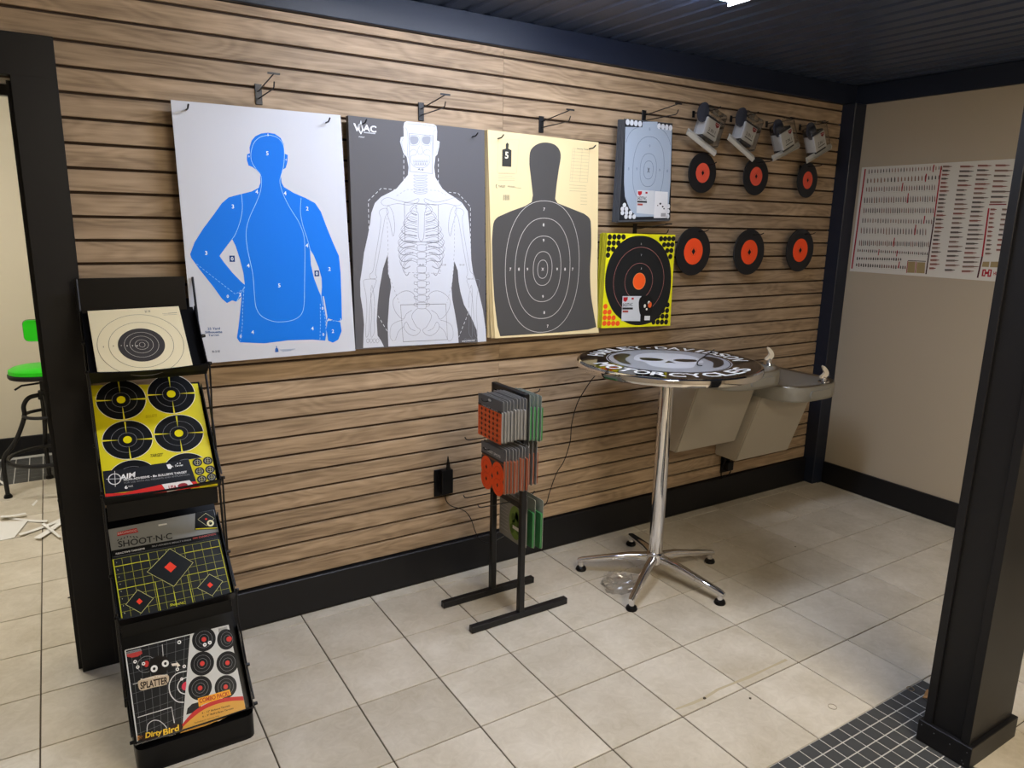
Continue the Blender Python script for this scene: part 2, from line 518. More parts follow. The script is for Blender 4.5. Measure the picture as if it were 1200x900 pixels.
bm = nb(); pts = [at_z(u, v, 0.0004) for u, v in ((792, 831), (812, 824), (826, 817), (842, 808), (858, 801), (876, 794), (900, 783), (922, 773))]
rings_ = [(p + Vector((0, 0.004 + 0.003 * (i % 2), 0)), p - Vector((0, 0.004 + 0.002 * (i % 3), 0))) for i, p in enumerate(pts)]
V_ = [[bm.verts.new(q) for q in r] for r in rings_]
for a, b in zip(V_, V_[1:]): bm.faces.new([a[0], a[1], b[1], b[0]])
obj('stain', bm, mat('floor_stain', '#b3a688', 0.6), floor)

# ---- ceiling: dark ribbed deck with the ribs running away from the camera
bm = nb()
pitch = 0.105; x = -3.0; prof = []
while x < XR + 0.1:
    prof += [(x, 0.0), (x + pitch * 0.62, 0.0), (x + pitch * 0.72, 0.007), (x + pitch * 0.90, 0.007)]
    x += pitch
prof.append((x, 0.0))
rows = [[bm.verts.new((px_, y, ZC + h)) for px_, h in prof] for y in (Y_MIN - 0.1, Y_FAR + 0.1)]
for i in range(len(prof) - 1): bm.faces.new([rows[0][i], rows[0][i + 1], rows[1][i + 1], rows[1][i]])
vt = [bm.verts.new(p) for p in ((-3.0, Y_MIN - 0.1, ZC + 0.1), (XR + 0.2, Y_MIN - 0.1, ZC + 0.1), (XR + 0.2, Y_FAR + 0.1, ZC + 0.1), (-3.0, Y_FAR + 0.1, ZC + 0.1))]
bm.faces.new(vt)
struct(obj('ceiling', bm, CEILPAINT, keep_origin=True))

# ---- slat wall: backing panel with one board per course
Z0 = 0.998; PZ = 0.0762; GAP = 0.0095
DX0, DX1, DZ = -1.70, -0.787, 2.02       # door opening
bm = nb()
box(bm, DX1, XR, YW + 0.012, YW + 0.05, 0, ZC)
box(bm, X_MIN, DX1, YW + 0.012, YW + 0.05, DZ, ZC)
box(bm, X_MIN, DX0, YW + 0.012, YW + 0.05, 0, DZ)
wall_back = struct(obj('wall_back', bm, BACKING, keep_origin=True))
bm = nb(); box(bm, X_MIN, XR, YW + 0.05, YW + 0.10, 2.15, ZC); box(bm, DX1 + 0.0, XR, YW + 0.05, YW + 0.10, 0, 2.15); box(bm, X_MIN, DX0, YW + 0.05, YW + 0.10, 0, 2.15)
struct(obj('wall_partition', bm, CREAMW, keep_origin=True))
SEAM = 0.961
slat_cache = {}
def slat(x0, x1, z0, z1):
    key = (round(x1 - x0, 4), round(z1 - z0, 4))
    if key not in slat_cache:
        b_ = nb(); h_, e_ = key[1] / 2, min(0.0012, key[1] / 4)
        pr_ = [(0, h_ - e_), (e_, h_), (0.012, h_), (0.012, -h_), (e_, -h_), (0, -h_ + e_)]
        loft(b_, [[Vector((x_, a, b)) for a, b in pr_] for x_ in (-key[0] / 2, key[0] / 2)])
        bmesh.ops.recalc_face_normals(b_, faces=b_.faces[:])
        me = bpy.data.meshes.new('slat'); b_.to_mesh(me); b_.free(); slat_cache[key] = me
    put(slat_cache[key], 'slat', ((x0 + x1) / 2, YW, (z0 + z1) / 2), wall_back, WOOD)
COLX = -0.664        # right edge of the door casing
for k in range(-12, 18):
    zb, zt = Z0 + k * PZ + GAP / 2, Z0 + (k + 1) * PZ - GAP / 2
    zb, zt = max(zb, 0.155), min(zt, 2.328)
    if zt - zb < 0.006: continue
    left = COLX if zt < 2.145 else X_MIN
    if zt > 2.145 and zb < 2.14: zb2 = zb
    slat(SEAM + 0.0006, 3.300, zb, zt)
    if left == X_MIN:
        slat(max(-1.477, X_MIN) + 0.0006, SEAM - 0.0006, zb, zt); slat(X_MIN, -1.477 - 0.0006, zb, zt)
    else: slat(left - 0.03, SEAM - 0.0006, zb, zt)

# ---- black trims
def trim(n_, *b, bev=0.003, m=None):
    bm = nb()
    for q in b: box(bm, *q, bev)
    return struct(obj('trim_%d' % n_, bm, m or NAVYTRIM, keep_origin=True))
trim(1, (X_MIN, XR, YB - 0.005, YW + 0.012, 2.330, ZC + 0.002))                     # header over the slat wall
trim(2, (3.298, XR, 0.0, YW + 0.012, 0.0, 2.331))                              # corner post
trim(3, (XR - 0.022, XR, Y_MIN, YW , 2.331, ZC + 0.002))                      # header on the right wall
bm = nb(); box(bm, COLX - 0.02, 3.300, YB, YW + 0.012, 0, 0.158, 0.003)
struct(obj('baseboard_back', bm, BLACKPAINT, keep_origin=True))
bm = nb(); box(bm, XR - 0.018, XR, Y_MIN, 0.0, 0, 0.140, 0.003)
struct(obj('baseboard_right', bm, BLACKPAINT, keep_origin=True))
# door casing
bm = nb()
box(bm, DX1, COLX, 0.066, YW + 0.013, 0, 2.142, 0.002)
box(bm, DX0 - 0.12, DX0, 0.066, YW + 0.013, 0, 2.142, 0.002)
door = struct(obj('door_1', bm, BLACKPAINT, keep_origin=True))
bm = nb(); box(bm, DX0 - 0.12, COLX, 0.0655, YW + 0.0125, DZ, 2.143, 0.002)
obj('head_casing', bm, BLACKPAINT, door)
bm = nb(); box(bm, DX1 - 0.012, DX1, YW + 0.013, YW + 0.10, 0, DZ - 0.012); obj('jamb_lining', bm, BLACKPAINT, door)
bm = nb(); box(bm, DX0, DX0 + 0.012, YW + 0.013, YW + 0.10, 0, DZ - 0.012)
obj('jamb_lining', bm, BLACKPAINT, door)
bm = nb(); box(bm, DX0, DX1, YW + 0.05, YW + 0.10, DZ - 0.012, DZ)
obj('head_lining', bm, mat('white_trim', '#d8d4c8', 0.6), door)
bm = nb(); box(bm, DX0, DX1, YW + 0.10, YW + 0.13, 1.975, DZ + 0.08)
obj('head_stop', bm, BLACKPAINT, door)

# ---- other walls
bm = nb(); box(bm, XR, XR + 0.06, Y_MIN, YW + 0.1, 0, ZC + 0.02); struct(obj('wall_right', bm, BEIGE, keep_origin=True))
bm = nb(); box(bm, X_MIN - 0.06, X_MIN, Y_MIN, YW + 0.1, 0, ZC + 0.02); struct(obj('wall_left', bm, BEIGE, keep_origin=True))
bm = nb(); box(bm, X_MIN - 0.06, XR + 0.06, Y_MIN - 0.06, Y_MIN, 0, ZC + 0.02); struct(obj('wall_front', bm, BEIGE, keep_origin=True))
bm = nb(); box(bm, -2.9, 0.3, Y_FAR, Y_FAR + 0.06, 0, ZC + 0.02); struct(obj('wall_far', bm, CREAMW, keep_origin=True))
bm = nb(); box(bm, -2.9, -2.84, YW + 0.1, Y_FAR, 0, ZC + 0.02); struct(obj('wall_far_left', bm, CREAMW, keep_origin=True))
bm = nb(); box(bm, 0.24, 0.3, YW + 0.1, Y_FAR, 0, ZC + 0.02); struct(obj('wall_far_right', bm, CREAMW, keep_origin=True))
bm = nb(); box(bm, -2.84, 0.24, Y_FAR - 0.015, Y_FAR, 0, 0.135, 0.003); struct(obj('baseboard_far', bm, BLACKPAINT, keep_origin=True))

# ---- pillar on the right
t = thing('pillar', 'square black boxed pillar with plinth at the right edge', 'pillar', (1.64, -1.77, 0))
bm = nb(); box(bm, 1.508, 1.772, -1.838, -1.702, 0.0, ZC, 0.002); obj('shaft', bm, BLACKPAINT, t)
bm = nb(); box(bm, 1.500, 1.508, -1.84, -1.815, 0.075, ZC, 0.001); obj('corner_trim', bm, BLACKPAINT, t)
bm = nb(); box(bm, 1.500, 1.5085, -1.725, -1.70, 0.075, ZC, 0.001); obj('corner_trim', bm, BLACKPAINT, t)
bm = nb(); box(bm, 1.493, 1.787, -1.852, -1.688, 0, 0.075, 0.002); obj('plinth', bm, BLACKPAINT, t)
for y, z in ((-1.70, 0.06), (-1.74, 0.055), (-1.79, 0.05), (-1.83, 0.02), (-1.84, 0.055), (-1.835, 0.012)):
    bm = nb(); cyl(bm, (1.4935, y, z), (1.4922, y, z), 0.002, n=6); obj('nail_head', bm, mat('nail_steel', '#8a8a90', 0.4, metal=1), t)

# ---- lamps
def lamp(label, x0, x1, y0, y1, power, col='#f2f6ff', group=None):
    t = thing('ceiling_light', label, 'light', ((x0 + x1) / 2, (y0 + y1) / 2, 2.385), group)
    bm = nb(); box(bm, x0 + 0.006, x1 - 0.006, y0 + 0.02, y1 - 0.02, 2.415, ZC, 0.003); obj('housing', bm, mat('white_enamel', '#e8e8e8', 0.4), t)
    prof = [(y0, 2.418), (y0 + 0.008, 2.398), ((y0 * 2 + y1) / 3, 2.389), ((y0 + 2 * y1) / 3, 2.389), (y1 - 0.008, 2.398), (y1, 2.418)]
    bm = nb(); loft(bm, [[Vector((x, a, b)) for a, b in prof] for x in (x0, x1)])
    obj('diffuser', bm, emit('lamp_glow_%g' % power, col, power), t)
    for x in (x0 - 0.004, x1):
        bm = nb(); box(bm, x, x + 0.004, y0 - 0.002, y1 + 0.002, 2.386, 2.422); obj('end_cap', bm, MATS['white_enamel'], t)
    return t
lamp('bright white linear lamp on the dark ceiling above the targets', 0.19, 1.41, -0.835, -0.72, LAMP_MAIN, '#dfe9ff')
lamp('unseen white linear fill lamp added on the ceiling just behind the viewer', 0.15, 1.37, -2.9, -2.785, LAMP_FILL, '#fff0d6')  # this lamp and the next are unseen, added as fill from behind
lamp('unseen white linear fill lamp added on the ceiling far behind the viewer', 0.15, 1.37, -4.3, -4.185, LAMP_FILL, '#fff0d6')
lamp('white linear lamp in the room beyond the doorway', -2.0, -0.78, 1.30, 1.415, LAMP_NEXT, '#fff9ee')
# =================================================================== HOOKS
def peg_hook(label, x, z, y_tip, tip_up=0.014, r=0.0022, plate=False, tplate=False, plate_w=0.024, group='black wire hooks in the slat wall'):
    """hook whose backplate sits in a groove at (x, z) and whose wire comes straight out of the wall"""
    t = thing('wire_hook', label, 'hook', (x, YW - 0.004, z), group)
    if plate:
        bm = nb(); box(bm, x - plate_w / 2, x + plate_w / 2, YW - 0.006, YW - 0.0005, z - 0.055, z + 0.012, 0.001); box(bm, x - plate_w / 2, x + plate_w / 2, YW - 0.0062, YW + 0.004, z + 0.010, z + 0.014)
        obj('backplate', bm, BLKMETAL, t)
        zw = z - 0.022
        if tplate:
            bm = nb(); tube(bm, [(x, YW - 0.005, zw + 0.012), (x, y_tip, zw + 0.038)], r, 6); obj('label_arm', bm, BLKMETAL, t)
            bm = nb(); box(bm, x - 0.020, x + 0.020, y_tip - 0.004, y_tip, zw + 0.036, zw + 0.042); obj('label_plate', bm, BLKMETAL, t)
        bm = nb(); tube(bm, [(x, YW - 0.005, zw - 0.012), (x, y_tip + 0.012, zw - 0.006), (x, y_tip + 0.003, zw - 0.001), (x, y_tip - 0.004, zw + tip_up)], r, 6); obj('wire', bm, BLKMETAL, t)
    else:
        bm = nb(); tube(bm, [(x, YW + 0.002, z), (x, y_tip + 0.016, z + 0.003), (x, y_tip + 0.008, z + 0.006), (x, y_tip - 0.004, z + tip_up)], r * 1.3, 6); obj('wire', bm, BLKMETAL, t)
        bm = nb(); box(bm, x - 0.008, x + 0.008, YW - 0.003, YW, z - 0.02, z + 0.012); obj('backplate', bm, BLKMETAL, t)
    return t

# =================================================================== PAPER TARGETS ON THE SLAT WALL
YP = 0.025
def poster_body(t, corners, y, depth, m, name='sheet'):
    """corners TL, TR, BR, BL in pixels, at the plane y; a stack of sheets of the given depth"""
    q = [at_y(u, v, y) for u, v in corners]
    bm = nb(); loft(bm, [[p.copy() for p in q], [p + Vector((0, depth, 0)) for p in q]])
    return obj(name, bm, m, t), q
def Zs(S, x0, y0, k): S.zoom(x0, y0, k)
PAPER_W = noise_bump(mat('white_paper', '#ced1d9', 0.55, spec=0.3), 6, 0.15, 0.01)
PAPER_G = mat('dark_grey_paper', '#5a595c', 0.5, spec=0.3)
PAPER_C = noise_bump(mat('cream_paper', '#e3cf9f', 0.6, spec=0.25), 6, 0.1, 0.01)

# ---- blue silhouette
t = thing('paper_target', 'white paper target with a bright blue hand-on-hip silhouette', 'paper target', (-0.05, YP, 1.10), 'large paper targets on the slat wall')
sheet, q = poster_body(t, [(200, 117), (399, 135), (416.5, 411), (228.5, 427)], YP, 0.004, PAPER_W)
S = Sheet((0, YP, 0), (1, 0, 0), (0, 0, 1)); S.zoom(190, 80, 2.5)
BLUE = '#0577e6'; WL = '#a9dcff'
sil = [(283,350),(288,335),(287,310),(275,297),(264,289),(253,285),(248,268),(249,252),(257,249),(256,232),(262,212),(273,199),(290,191),(310,189),(330,192),(347,204),(356,222),(358,250),(368,254),(367,275),(362,292),(352,298),(348,315),(350,335),(357,348),(385,365),(420,380),(448,395),(465,420),(480,460),(500,510),(518,550),(523,600),(525,660),(527,737),(515,741),(486,733),(480,745),(482,770),(478,798),(440,795),(370,797),(300,806),(228,803),(219,790),(224,755),(230,700),(233,668),(218,684),(205,680),(190,688),(175,675),(150,640),(110,590),(85,555),(82,545),(95,510),(120,470),(150,430),(175,395),(195,378),(225,370),(262,361)]
gapL = [(205,500),(215,520),(228,560),(238,600),(242,634),(232,626),(205,598),(180,567),(168,550),(175,540),(190,520)]
gapR = [(433,530),(444,548),(458,582),(467,615),(468,640),(466,668),(458,650),(445,615),(436,575)]
gapW = [(470,668),(474,668),(484,728),(481,738)]
S.fill('silhouette', S.P(sil), BLUE, 1, [S.P(gapL), S.P(gapR), S.P(gapW)])
S.fill('silhouette', S.P([(484,741),(500,737),(522,744),(526,770),(516,795),(500,804),(486,798),(481,765)]), BLUE, 1)
body = [(305,197),(285,203),(268,220),(260,250),(263,275),(275,295),(287,310),(291,330),(288,360),(275,395),(255,440),(246,480),(250,530),(265,600),(270,660),(275,700),(290,725),(320,740),(350,743),(385,737),(408,720),(416,690),(417,640),(418,570),(418,530),(415,490),(400,450),(375,410),(355,370),(345,335),(348,315),(355,290),(358,255),(355,225),(340,205),(320,197)]
sp = lambda pts, c=False: [(v.x, v.y) for v in spline([(p[0], p[1], 0) for p in pts], 4, c)]
S.line('score_lines', S.P(sp(body, True)), 0.0016, WL, 2, True)
for L in ([(232,368),(235,410),(228,450),(215,485),(205,500)], [(407,380),(405,420),(412,460),(425,500),(437,545)], [(463,655),(470,690)], [(218,684),(222,676),(242,640)]):
    S.line('score_lines', S.P(sp(L)), 0.0016, WL, 2)
for L in ([(100,573),(150,612),(190,643),(215,662),(240,645)], [(240,640),(236,700),(235,750),(229,800)], [(463,690),(464,740),(462,795)], [(470,690),(478,740),(482,795)], [(480,738),(525,742)]):
    S.line('score_lines', S.P(L), 0.0014, WL, 2, dash=(0.008, 0.005))
for ch, x, y in (('3',207,405),('3',129,541),('0',192,668),('3',228,663),('0',230,785),('4',265,773),('4',440,762),('0',472,780),('2',500,770),('0',470,703),('2',490,588),('4',424,519),('2',425,411),('4',360,366),('4',277,362),('5',308,249),('5',343,636),('4',252,578),('5',310,195),('0',254,258),('0',363,268),('0',523,735)):
    h = 0.014 if ch in '2345' else 0.011
    S.text('score_numbers', ch, S.uv((x, y)), None, h * (0.55 if (x, y) in ((310,195),(254,258),(363,268),(523,735)) else 1), '#e6f3ff', 3, bold=0.02)
for x, y in ((205,558),(453,601)):
    c = S.uv((x, y)); S.fill('score_numbers', [(c[0]-.009,c[1]-.011),(c[0]+.009,c[1]-.011),(c[0]+.009,c[1]+.011),(c[0]-.009,c[1]+.011)], '#1a3f7c', 2)
    S.text('score_numbers', '0', c, None, 0.013, '#e6f3ff', 3, bold=0.02)
for i, s_ in enumerate(('25 Yard', 'Silhouette', 'Target')):
    S.textpx('lettering', s_, (150 - (17, 24, 15)[i], 763 + 10 * i), (152 + (17, 24, 15)[i], 762 + 10 * i), 7, '#2f5c95', 2, 0.02)
S.textpx('lettering', 'B-21E', (147, 830), (169, 829), 6, '#3c4a60', 2, 0.02)
S.fill('lettering', S.P([(331,832),(331,822),(334,818),(333,814),(337,814),(336,818),(340,822),(341,831)]), '#2b5fae', 2)
for i in range(3): S.line('lettering', S.P([(344 + 4 * i, 825 + 2.4 * i), (390 - 6 * i, 822 + 2.4 * i)]), 0.002, '#9fb0c8', 2)
S.build(t)

# ---- grey anatomy target
t = thing('paper_target', 'dark grey target with white skeleton figure between blue and cream targets', 'paper target', (0.54, YP, 1.10), 'large paper targets on the slat wall')
poster_body(t, [(408, 135.2), (567.7, 152.4), (569.6, 400), (417, 409.5)], YP, 0.026, PAPER_G, 'sheet_stack')
S = Sheet((0, YP, 0), (1, 0, 0), (0, 0, 1)); S.zoom(390, 90, 2.645)
def z5(pts): return [((415 + x / 4.7375 - 390) * 2.645, (220 + y / 4.7375 - 90) * 2.645) for x, y in pts]
def z4(pts): return [((400 + x / 6.667 - 390) * 2.645, (100 + y / 6.667 - 90) * 2.645) for x, y in pts]
WH = '#cdd0d8'; GL = '#83858d'
head = z4([(485,320),(492,290),(510,280),(720,303),(742,318),(748,360),(745,430),(768,440),(764,480),(750,540),(735,555)])
rest = z5([(490,5),(520,30),(560,55),(600,85),(630,130),(638,200),(645,290),(650,400),(660,470),(690,570),(715,680),(730,790),(733,853),(686,857),(680,790),(650,720),(610,650),(590,580),(580,520),(575,460),(556,408),(550,470),(545,520),(540,560),(545,620),(560,700),(575,790),(580,861),(190,882),(186,760),(190,700),(195,620),(205,550),(200,510),(189,480),(186,372),(180,390),(160,450),(140,560),(130,650),(125,740),(130,820),(150,850),(166,883),(50,890),(52,820),(55,760),(48,680),(35,600),(33,520),(45,440),(55,360),(75,270),(88,200),(95,140),(115,85),(150,50),(200,25),(235,5)])
neckl = z4([(520,700),(525,640),(510,560),(485,530),(470,480),(458,440),(465,405),(488,400)])
figure_pts = head + z4([(725,640),(735,720)]) + rest + neckl
S.fill('figure', S.P(figure_pts), WH, 1)
def gl(part, pts, w_=0.0013, col=GL, closed=False, dash=None, lay=2, smooth=True):
    pts = sp(pts, closed) if smooth else pts
    S.line(part, S.P(pts), w_, col, lay, closed, dash)
# ribs (pairs of lines), sternum, spine, limbs, pelvis
for k in range(10):
    y0 = 105 + 33 * k; wd = (62, 84, 100, 112, 122, 128, 130, 126, 118, 104)[k]; dp = 38 + 5 * k
    for sgn in (-1, 1):
        cx = 372
        for dlt in (0, 13):
            pts = [(cx + sgn * 22, y0 + dlt), (cx + sgn * wd * 0.62, y0 - 10 + dlt), (cx + sgn * (wd - dlt * 0.5), y0 + dp * 0.45 + dlt * 0.6), (cx + sgn * wd * 0.80, y0 + dp + dlt * 0.2), (cx + sgn * max(24, 28 + 8 * (k - 4)), y0 + dp + (8 if k < 5 else -14) + dlt * 0.4)]
            gl('skeleton_lines', z5(pts))
gl('skeleton_lines', z5([(345,95),(400,97),(395,130),(390,150),(388,250),(380,292),(364,292),(355,250),(356,150),(348,130)]), closed=True)
for k in range(9):
    y = 318 + 40 * k
    gl('skeleton_lines', z5([(355,y),(350,y+14),(356,y+32),(394,y+32),(400,y+14),(395,y)]), closed=True)
    if k >= 4:
        for sgn in (-1, 1): gl('skeleton_lines', z5([(375 + sgn*22,y+8),(375+sgn*40,y+4),(375+sgn*42,y+16),(375+sgn*22,y+22)]))
for k in range(6):
    y = 700 + 26 * k
    gl('skeleton_lines', z4([(565,y),(580,y+14),(615,y+18),(655,y+14),(668,y),(615,y+6)]), closed=True)
for sgn, ox in ((-1, 0), (1, 0)):
    f_ = lambda pts: z5([((x if sgn < 0 else 748 - x) , y) for x, y in pts])
    gl('skeleton_lines', f_([(355,60),(300,80),(240,70),(190,55),(160,65),(150,85),(175,100),(240,88),(300,96),(352,82)]), closed=True)
    gl('skeleton_lines', f_([(190,100),(215,140),(225,220),(215,270),(200,200),(180,130)]), closed=True)
    gl('skeleton_lines', f_([(150,120),(180,115),(190,140),(172,165),(155,260),(135,380),(118,470),(125,500),(90,505),(88,480),(105,460),(120,370),(140,250),(148,170),(138,140)]), closed=True)
    gl('skeleton_lines', f_([(60,510),(120,510),(115,540),(95,600),(85,700),(82,800),(66,830),(64,780),(70,690),(66,600),(52,530)]), closed=True)
    gl('skeleton_lines', f_([(98,540),(112,620),(110,720),(112,800),(95,830),(92,770),(98,700),(92,600)]), closed=True)
    for q_ in range(4): gl('skeleton_lines', f_([(68+18*q_,845),(78+18*q_,838),(84+18*q_,850),(74+18*q_,862)]), closed=True)
    gl('skeleton_lines', f_([(345,640),(330,590),(290,572),(245,590),(215,630),(230,690),(270,730),(290,700),(320,680)]))
    gl('skeleton_lines', f_([(352,670),(330,690),(320,720),(345,770),(368,790),(350,815),(320,820),(290,800),(275,770),(290,745),(310,780),(340,795)]))
    gl('skeleton_lines', f_([(270,735),(235,745),(205,770),(200,830),(225,850),(245,800),(275,770)]))
for sgn in (0, 1):
    f_ = lambda pts: z4([((x if not sgn else 1232 - x), y) for x, y in pts])
    S.fill('skeleton_lines', S.P(sp(f_([(540,400),(590,400),(604,425),(590,455),(555,462),(538,440)]), True)), '#9a9da6', 2)
    gl('skeleton_lines', f_([(535,395),(595,393),(612,425),(598,462),(548,470),(533,445)]), closed=True)
    gl('skeleton_lines', f_([(612,470),(596,510),(602,535),(616,540)]))
    gl('skeleton_lines', f_([(535,520),(560,500),(590,520),(575,545),(545,550),(540,590),(555,620),(580,640),(616,645)]))
for k in range(9): gl('skeleton_lines', z4([(560+13*k,580),(563+13*k,598),(572+13*k,598),(573+13*k,580)]))
for k in range(8): gl('skeleton_lines', z4([(565+13*k,604),(567+13*k,622),(575+13*k,622),(577+13*k,604)]))
gl('skeleton_lines', z4([(492,330),(510,345),(520,420),(515,520),(522,570)])); gl('skeleton_lines', z4([(738,350),(722,360),(718,440),(722,560)]))
gl('skeleton_lines', z4([(488,410),(472,440),(478,490),(495,520)])); gl('skeleton_lines', z4([(745,440),(756,460),(748,510),(735,530)]))
gl('skeleton_lines', z4([(515,300),(620,305),(735,325)]))
GB = '#77787d'
for B_ in (z5([(278,83),(467,95),(465,305),(282,297)]), z5([(257,650),(508,645),(518,843),(272,855)]), z4([(530,375),(713,393),(710,690),(533,672)])):
    gl('score_boxes', B_, 0.0022, GB, True, smooth=False, lay=3)
DW = '#d9dade'
for D_ in (z4([(487,540),(487,785)]), z4([(757,570),(757,770)]), z5([(235,12),(150,3),(78,72),(82,250),(90,560),(120,690),(215,850),(260,860)]), z5([(525,25),(575,30),(645,105),(645,300),(650,480),(635,690),(580,830)])):
    gl('dashed_outline', D_, 0.0022, '#d6d7dc', dash=(0.012, 0.009), smooth=False, lay=3)
for D_ in (z5([(182,165),(187,300),(190,480),(250,640)]), z5([(557,160),(556,340),(545,520),(515,640)]), z5([(282,300),(282,470),(480,476),(470,305)]), z5([(235,45),(290,10),(460,15),(520,45)])):
    gl('dashed_outline', D_, 0.0013, '#8f9197', dash=(0.009, 0.008), smooth=False, lay=3)
S.textpx('lettering', 'A-0', z4([(596,655)])[0], z4([(640,659)])[0], 6, '#55565a', 4, 0.02)
for s_, x in (('A-0', 372), ('C-3', 495), ('D-1-0', 598)):
    c = S.uv(z5([(x, 428)])[0]); S.text('lettering', s_, c, 0.022, 0.007, '#77787d', 4, bold=0.01)
S.textpx('lettering', 'V', z4([(92,325)])[0], z4([(150,333)])[0], 24, '#e8e9ec', 3, 0.03)
S.textpx('lettering', 'AC', z4([(170,330)])[0], z4([(273,345)])[0], 21, '#e8e9ec', 3, 0.03)
S.fill('lettering', S.P(z4([(130,345),(152,385),(172,348),(152,272)])), '#e8e9ec', 3, [S.P(z4([(141,345),(152,368),(162,347),(152,305)]))])
S.line('lettering', S.P(z4([(175,368),(265,377)])), 0.004, '#b9babf', 3)
S.textpx('lettering', 'VTAC-P', z4([(135,402)])[0], z4([(180,406)])[0], 4, '#e8e9ec', 3, 0.03)
S.textpx('lettering', 'www.vtac.com', z5([(597,852)])[0], z5([(670,846)])[0], 4, '#e8e9ec', 3, 0.02)
S.build(t)

# ---- cream silhouette
t = thing('paper_target', 'cream paper target stack with a dark grey bottle-shaped silhouette and oval rings', 'paper target', (1.13, YP, 1.11), 'large paper targets on the slat wall')
def curl(co):
    k = max(0.0, (1.40 - co.z) / 0.30); k = k * k
    return Vector((co.x, co.y - 0.014 * k, co.z))
cor = [at_y(u, v, YP) for u, v in [(571.3, 152), (701.4, 166.8), (699.5, 389.5), (578.5, 396)]]
def cream_sheet(y, d, dx, db, m, name):
    bm = nb(); n = 60
    rings = []
    for k in range(n + 1):
        f = k / n
        L = cor[0].lerp(cor[3], f); R_ = cor[1].lerp(cor[2], f)
        L = L + Vector((dx * f, 0, 0)); R_ = R_ + Vector((dx * f * 0.3, 0, 0))
        fr = [Vector((p.x, y - YP + YP, p.z)) for p in (L, L.lerp(R_, 0.34), L.lerp(R_, 0.67), R_)]
        bk = [Vector((p.x, y + d, p.z)) for p in (R_, L.lerp(R_, 0.67), L.lerp(R_, 0.34), L)]
        if db:
            fr = [curl(p) for p in fr]; bk = [curl(p) for p in bk]
        rings.append(fr + bk)
    loft(bm, rings); return obj(name, bm, m, t)
cream_sheet(YP, 0.003, 0.0, True, PAPER_C, 'sheet')
PAPER_C2 = mat('cream_paper_edges', '#cfb887', 0.7)
for k in range(5):
    cream_sheet(YP + 0.0045 + 0.0045 * k, 0.0035, -0.004 * (k + 1), k < 3, PAPER_C if k % 2 else PAPER_C2, 'sheet')
S = Sheet((0, YP, 0), (1, 0, 0), (0, 0, 1)); S.zoom(550, 110, 2.906); S.bend = curl
DG = '#4a4846'; RL = '#c9c5bd'
csil = sp([(204,240),(206,200),(218,180),(240,168),(265,166),(290,173),(306,190),(311,215),(304,260),(297,310)], False) + [(292,358),(300,372),(340,388),(390,408)] + sp([(390,408),(409,424),(414,450),(415,520),(411,600),(413,680),(420,740),(427,793)], False) + [(400,801),(300,811),(100,824),(92,790),(84,700),(79,600),(77,500)] + sp([(77,500),(82,440),(97,419)], False) + [(140,400),(190,382),(212,368),(216,345)]
# cut the silhouette into bands so it can follow the curl of the paper
pol = S.P(csil)
S.fill('silhouette', pol, DG, 2)
bmS = S.parts['silhouette'][0]
for zc in [1.40 - 0.0075 * k for k in range(40)]:
    bmesh.ops.bisect_plane(bmS, geom=bmS.verts[:] + bmS.edges[:] + bmS.faces[:], plane_co=(0, YP, zc), plane_no=(0, 0, 1))
for (l, r, a, b) in ((232,266,566,628),(217,281,537,652),(187,311,484,707),(155,342,423,764),(122,373,364,810)):
    S.line('score_rings', S.ellpx(l, r, a, b, 64, 2.25), 0.0022, RL, 4, True)
for ch, x, y in (('X',249,597),('7',254,393),('8',252,446),('9',252,499),('9',249,690),('8',252,744),('7',262,790),('9',197,597),('9',298,597),('8',168,597),('8',325,597),('7',139,597),('7',351,597)):
    S.text('score_numbers', ch, S.uv((x, y)), None, 0.013, '#dedad2', 5, bold=0.02)
S.zoom(560, 140, 6.92)
INK = '#6b6558'
S.line('lettering', S.P([(165,160),(335,165),(312,437),(158,430)]), 0.0012, '#a8a08a', 2, True)
S.fill('lettering', S.P([(226,200),(238,187),(250,200),(246,236),(272,250),(270,385),(195,380),(197,245),(226,236)]), '#35342f', 2)
S.text('lettering', '5', S.uv((233, 290)), None, 0.028, '#e8e0c4', 3, bold=0.03)
for k in range(4): S.line('lettering', S.P([(165, 438 + 18 * k), (300 - 20 * (k == 1), 442 + 18 * k)]), 0.0012, '#a8a08a', 2)
S.line('lettering', S.P([(152,525),(146,540),(153,558)]), 0.003, INK, 2)
S.textpx('lettering', 'TARGET', (165, 541), (222, 545), 18, INK, 2, 0.01)
S.line('lettering', S.P([(240,545),(350,558)]), 0.0012, INK, 2); S.line('lettering', S.P([(240,538),(300,545)]), 0.0012, INK, 2)
for k in range(9): S.line('lettering', S.P([(208 + 6 * k, 612), (207 + 6 * k, 655)]), 0.0012 + 0.0012 * (k % 3 == 0), INK, 2)
tl, tr, br, bl = (770, 235), (905, 245), (888, 510), (745, 500)
for k in range(11):
    f = k / 10; a = (tl[0] + (bl[0]-tl[0])*f, tl[1] + (bl[1]-tl[1])*f); b = (tr[0] + (br[0]-tr[0])*f, tr[1] + (br[1]-tr[1])*f)
    S.line('lettering', S.P([a, b]), 0.0009, '#a8a08a', 2)
for f in (0, 0.12, 0.56, 1): S.line('lettering', S.P([(tl[0]+(tr[0]-tl[0])*f, tl[1]+(tr[1]-tl[1])*f), (bl[0]+(br[0]-bl[0])*f, bl[1]+(br[1]-bl[1])*f)]), 0.0009, '#a8a08a', 2)
S.textpx('lettering', 'Score', (805, 236), (848, 240), 11, INK, 2); S.textpx('lettering', 'Total', (858, 240), (893, 243), 11, INK, 2)
for k in range(3): S.line('lettering', S.P([(742, 530 + 24 * k), (880, 540 + 22 * k)]), 0.001, '#8c8674', 2)
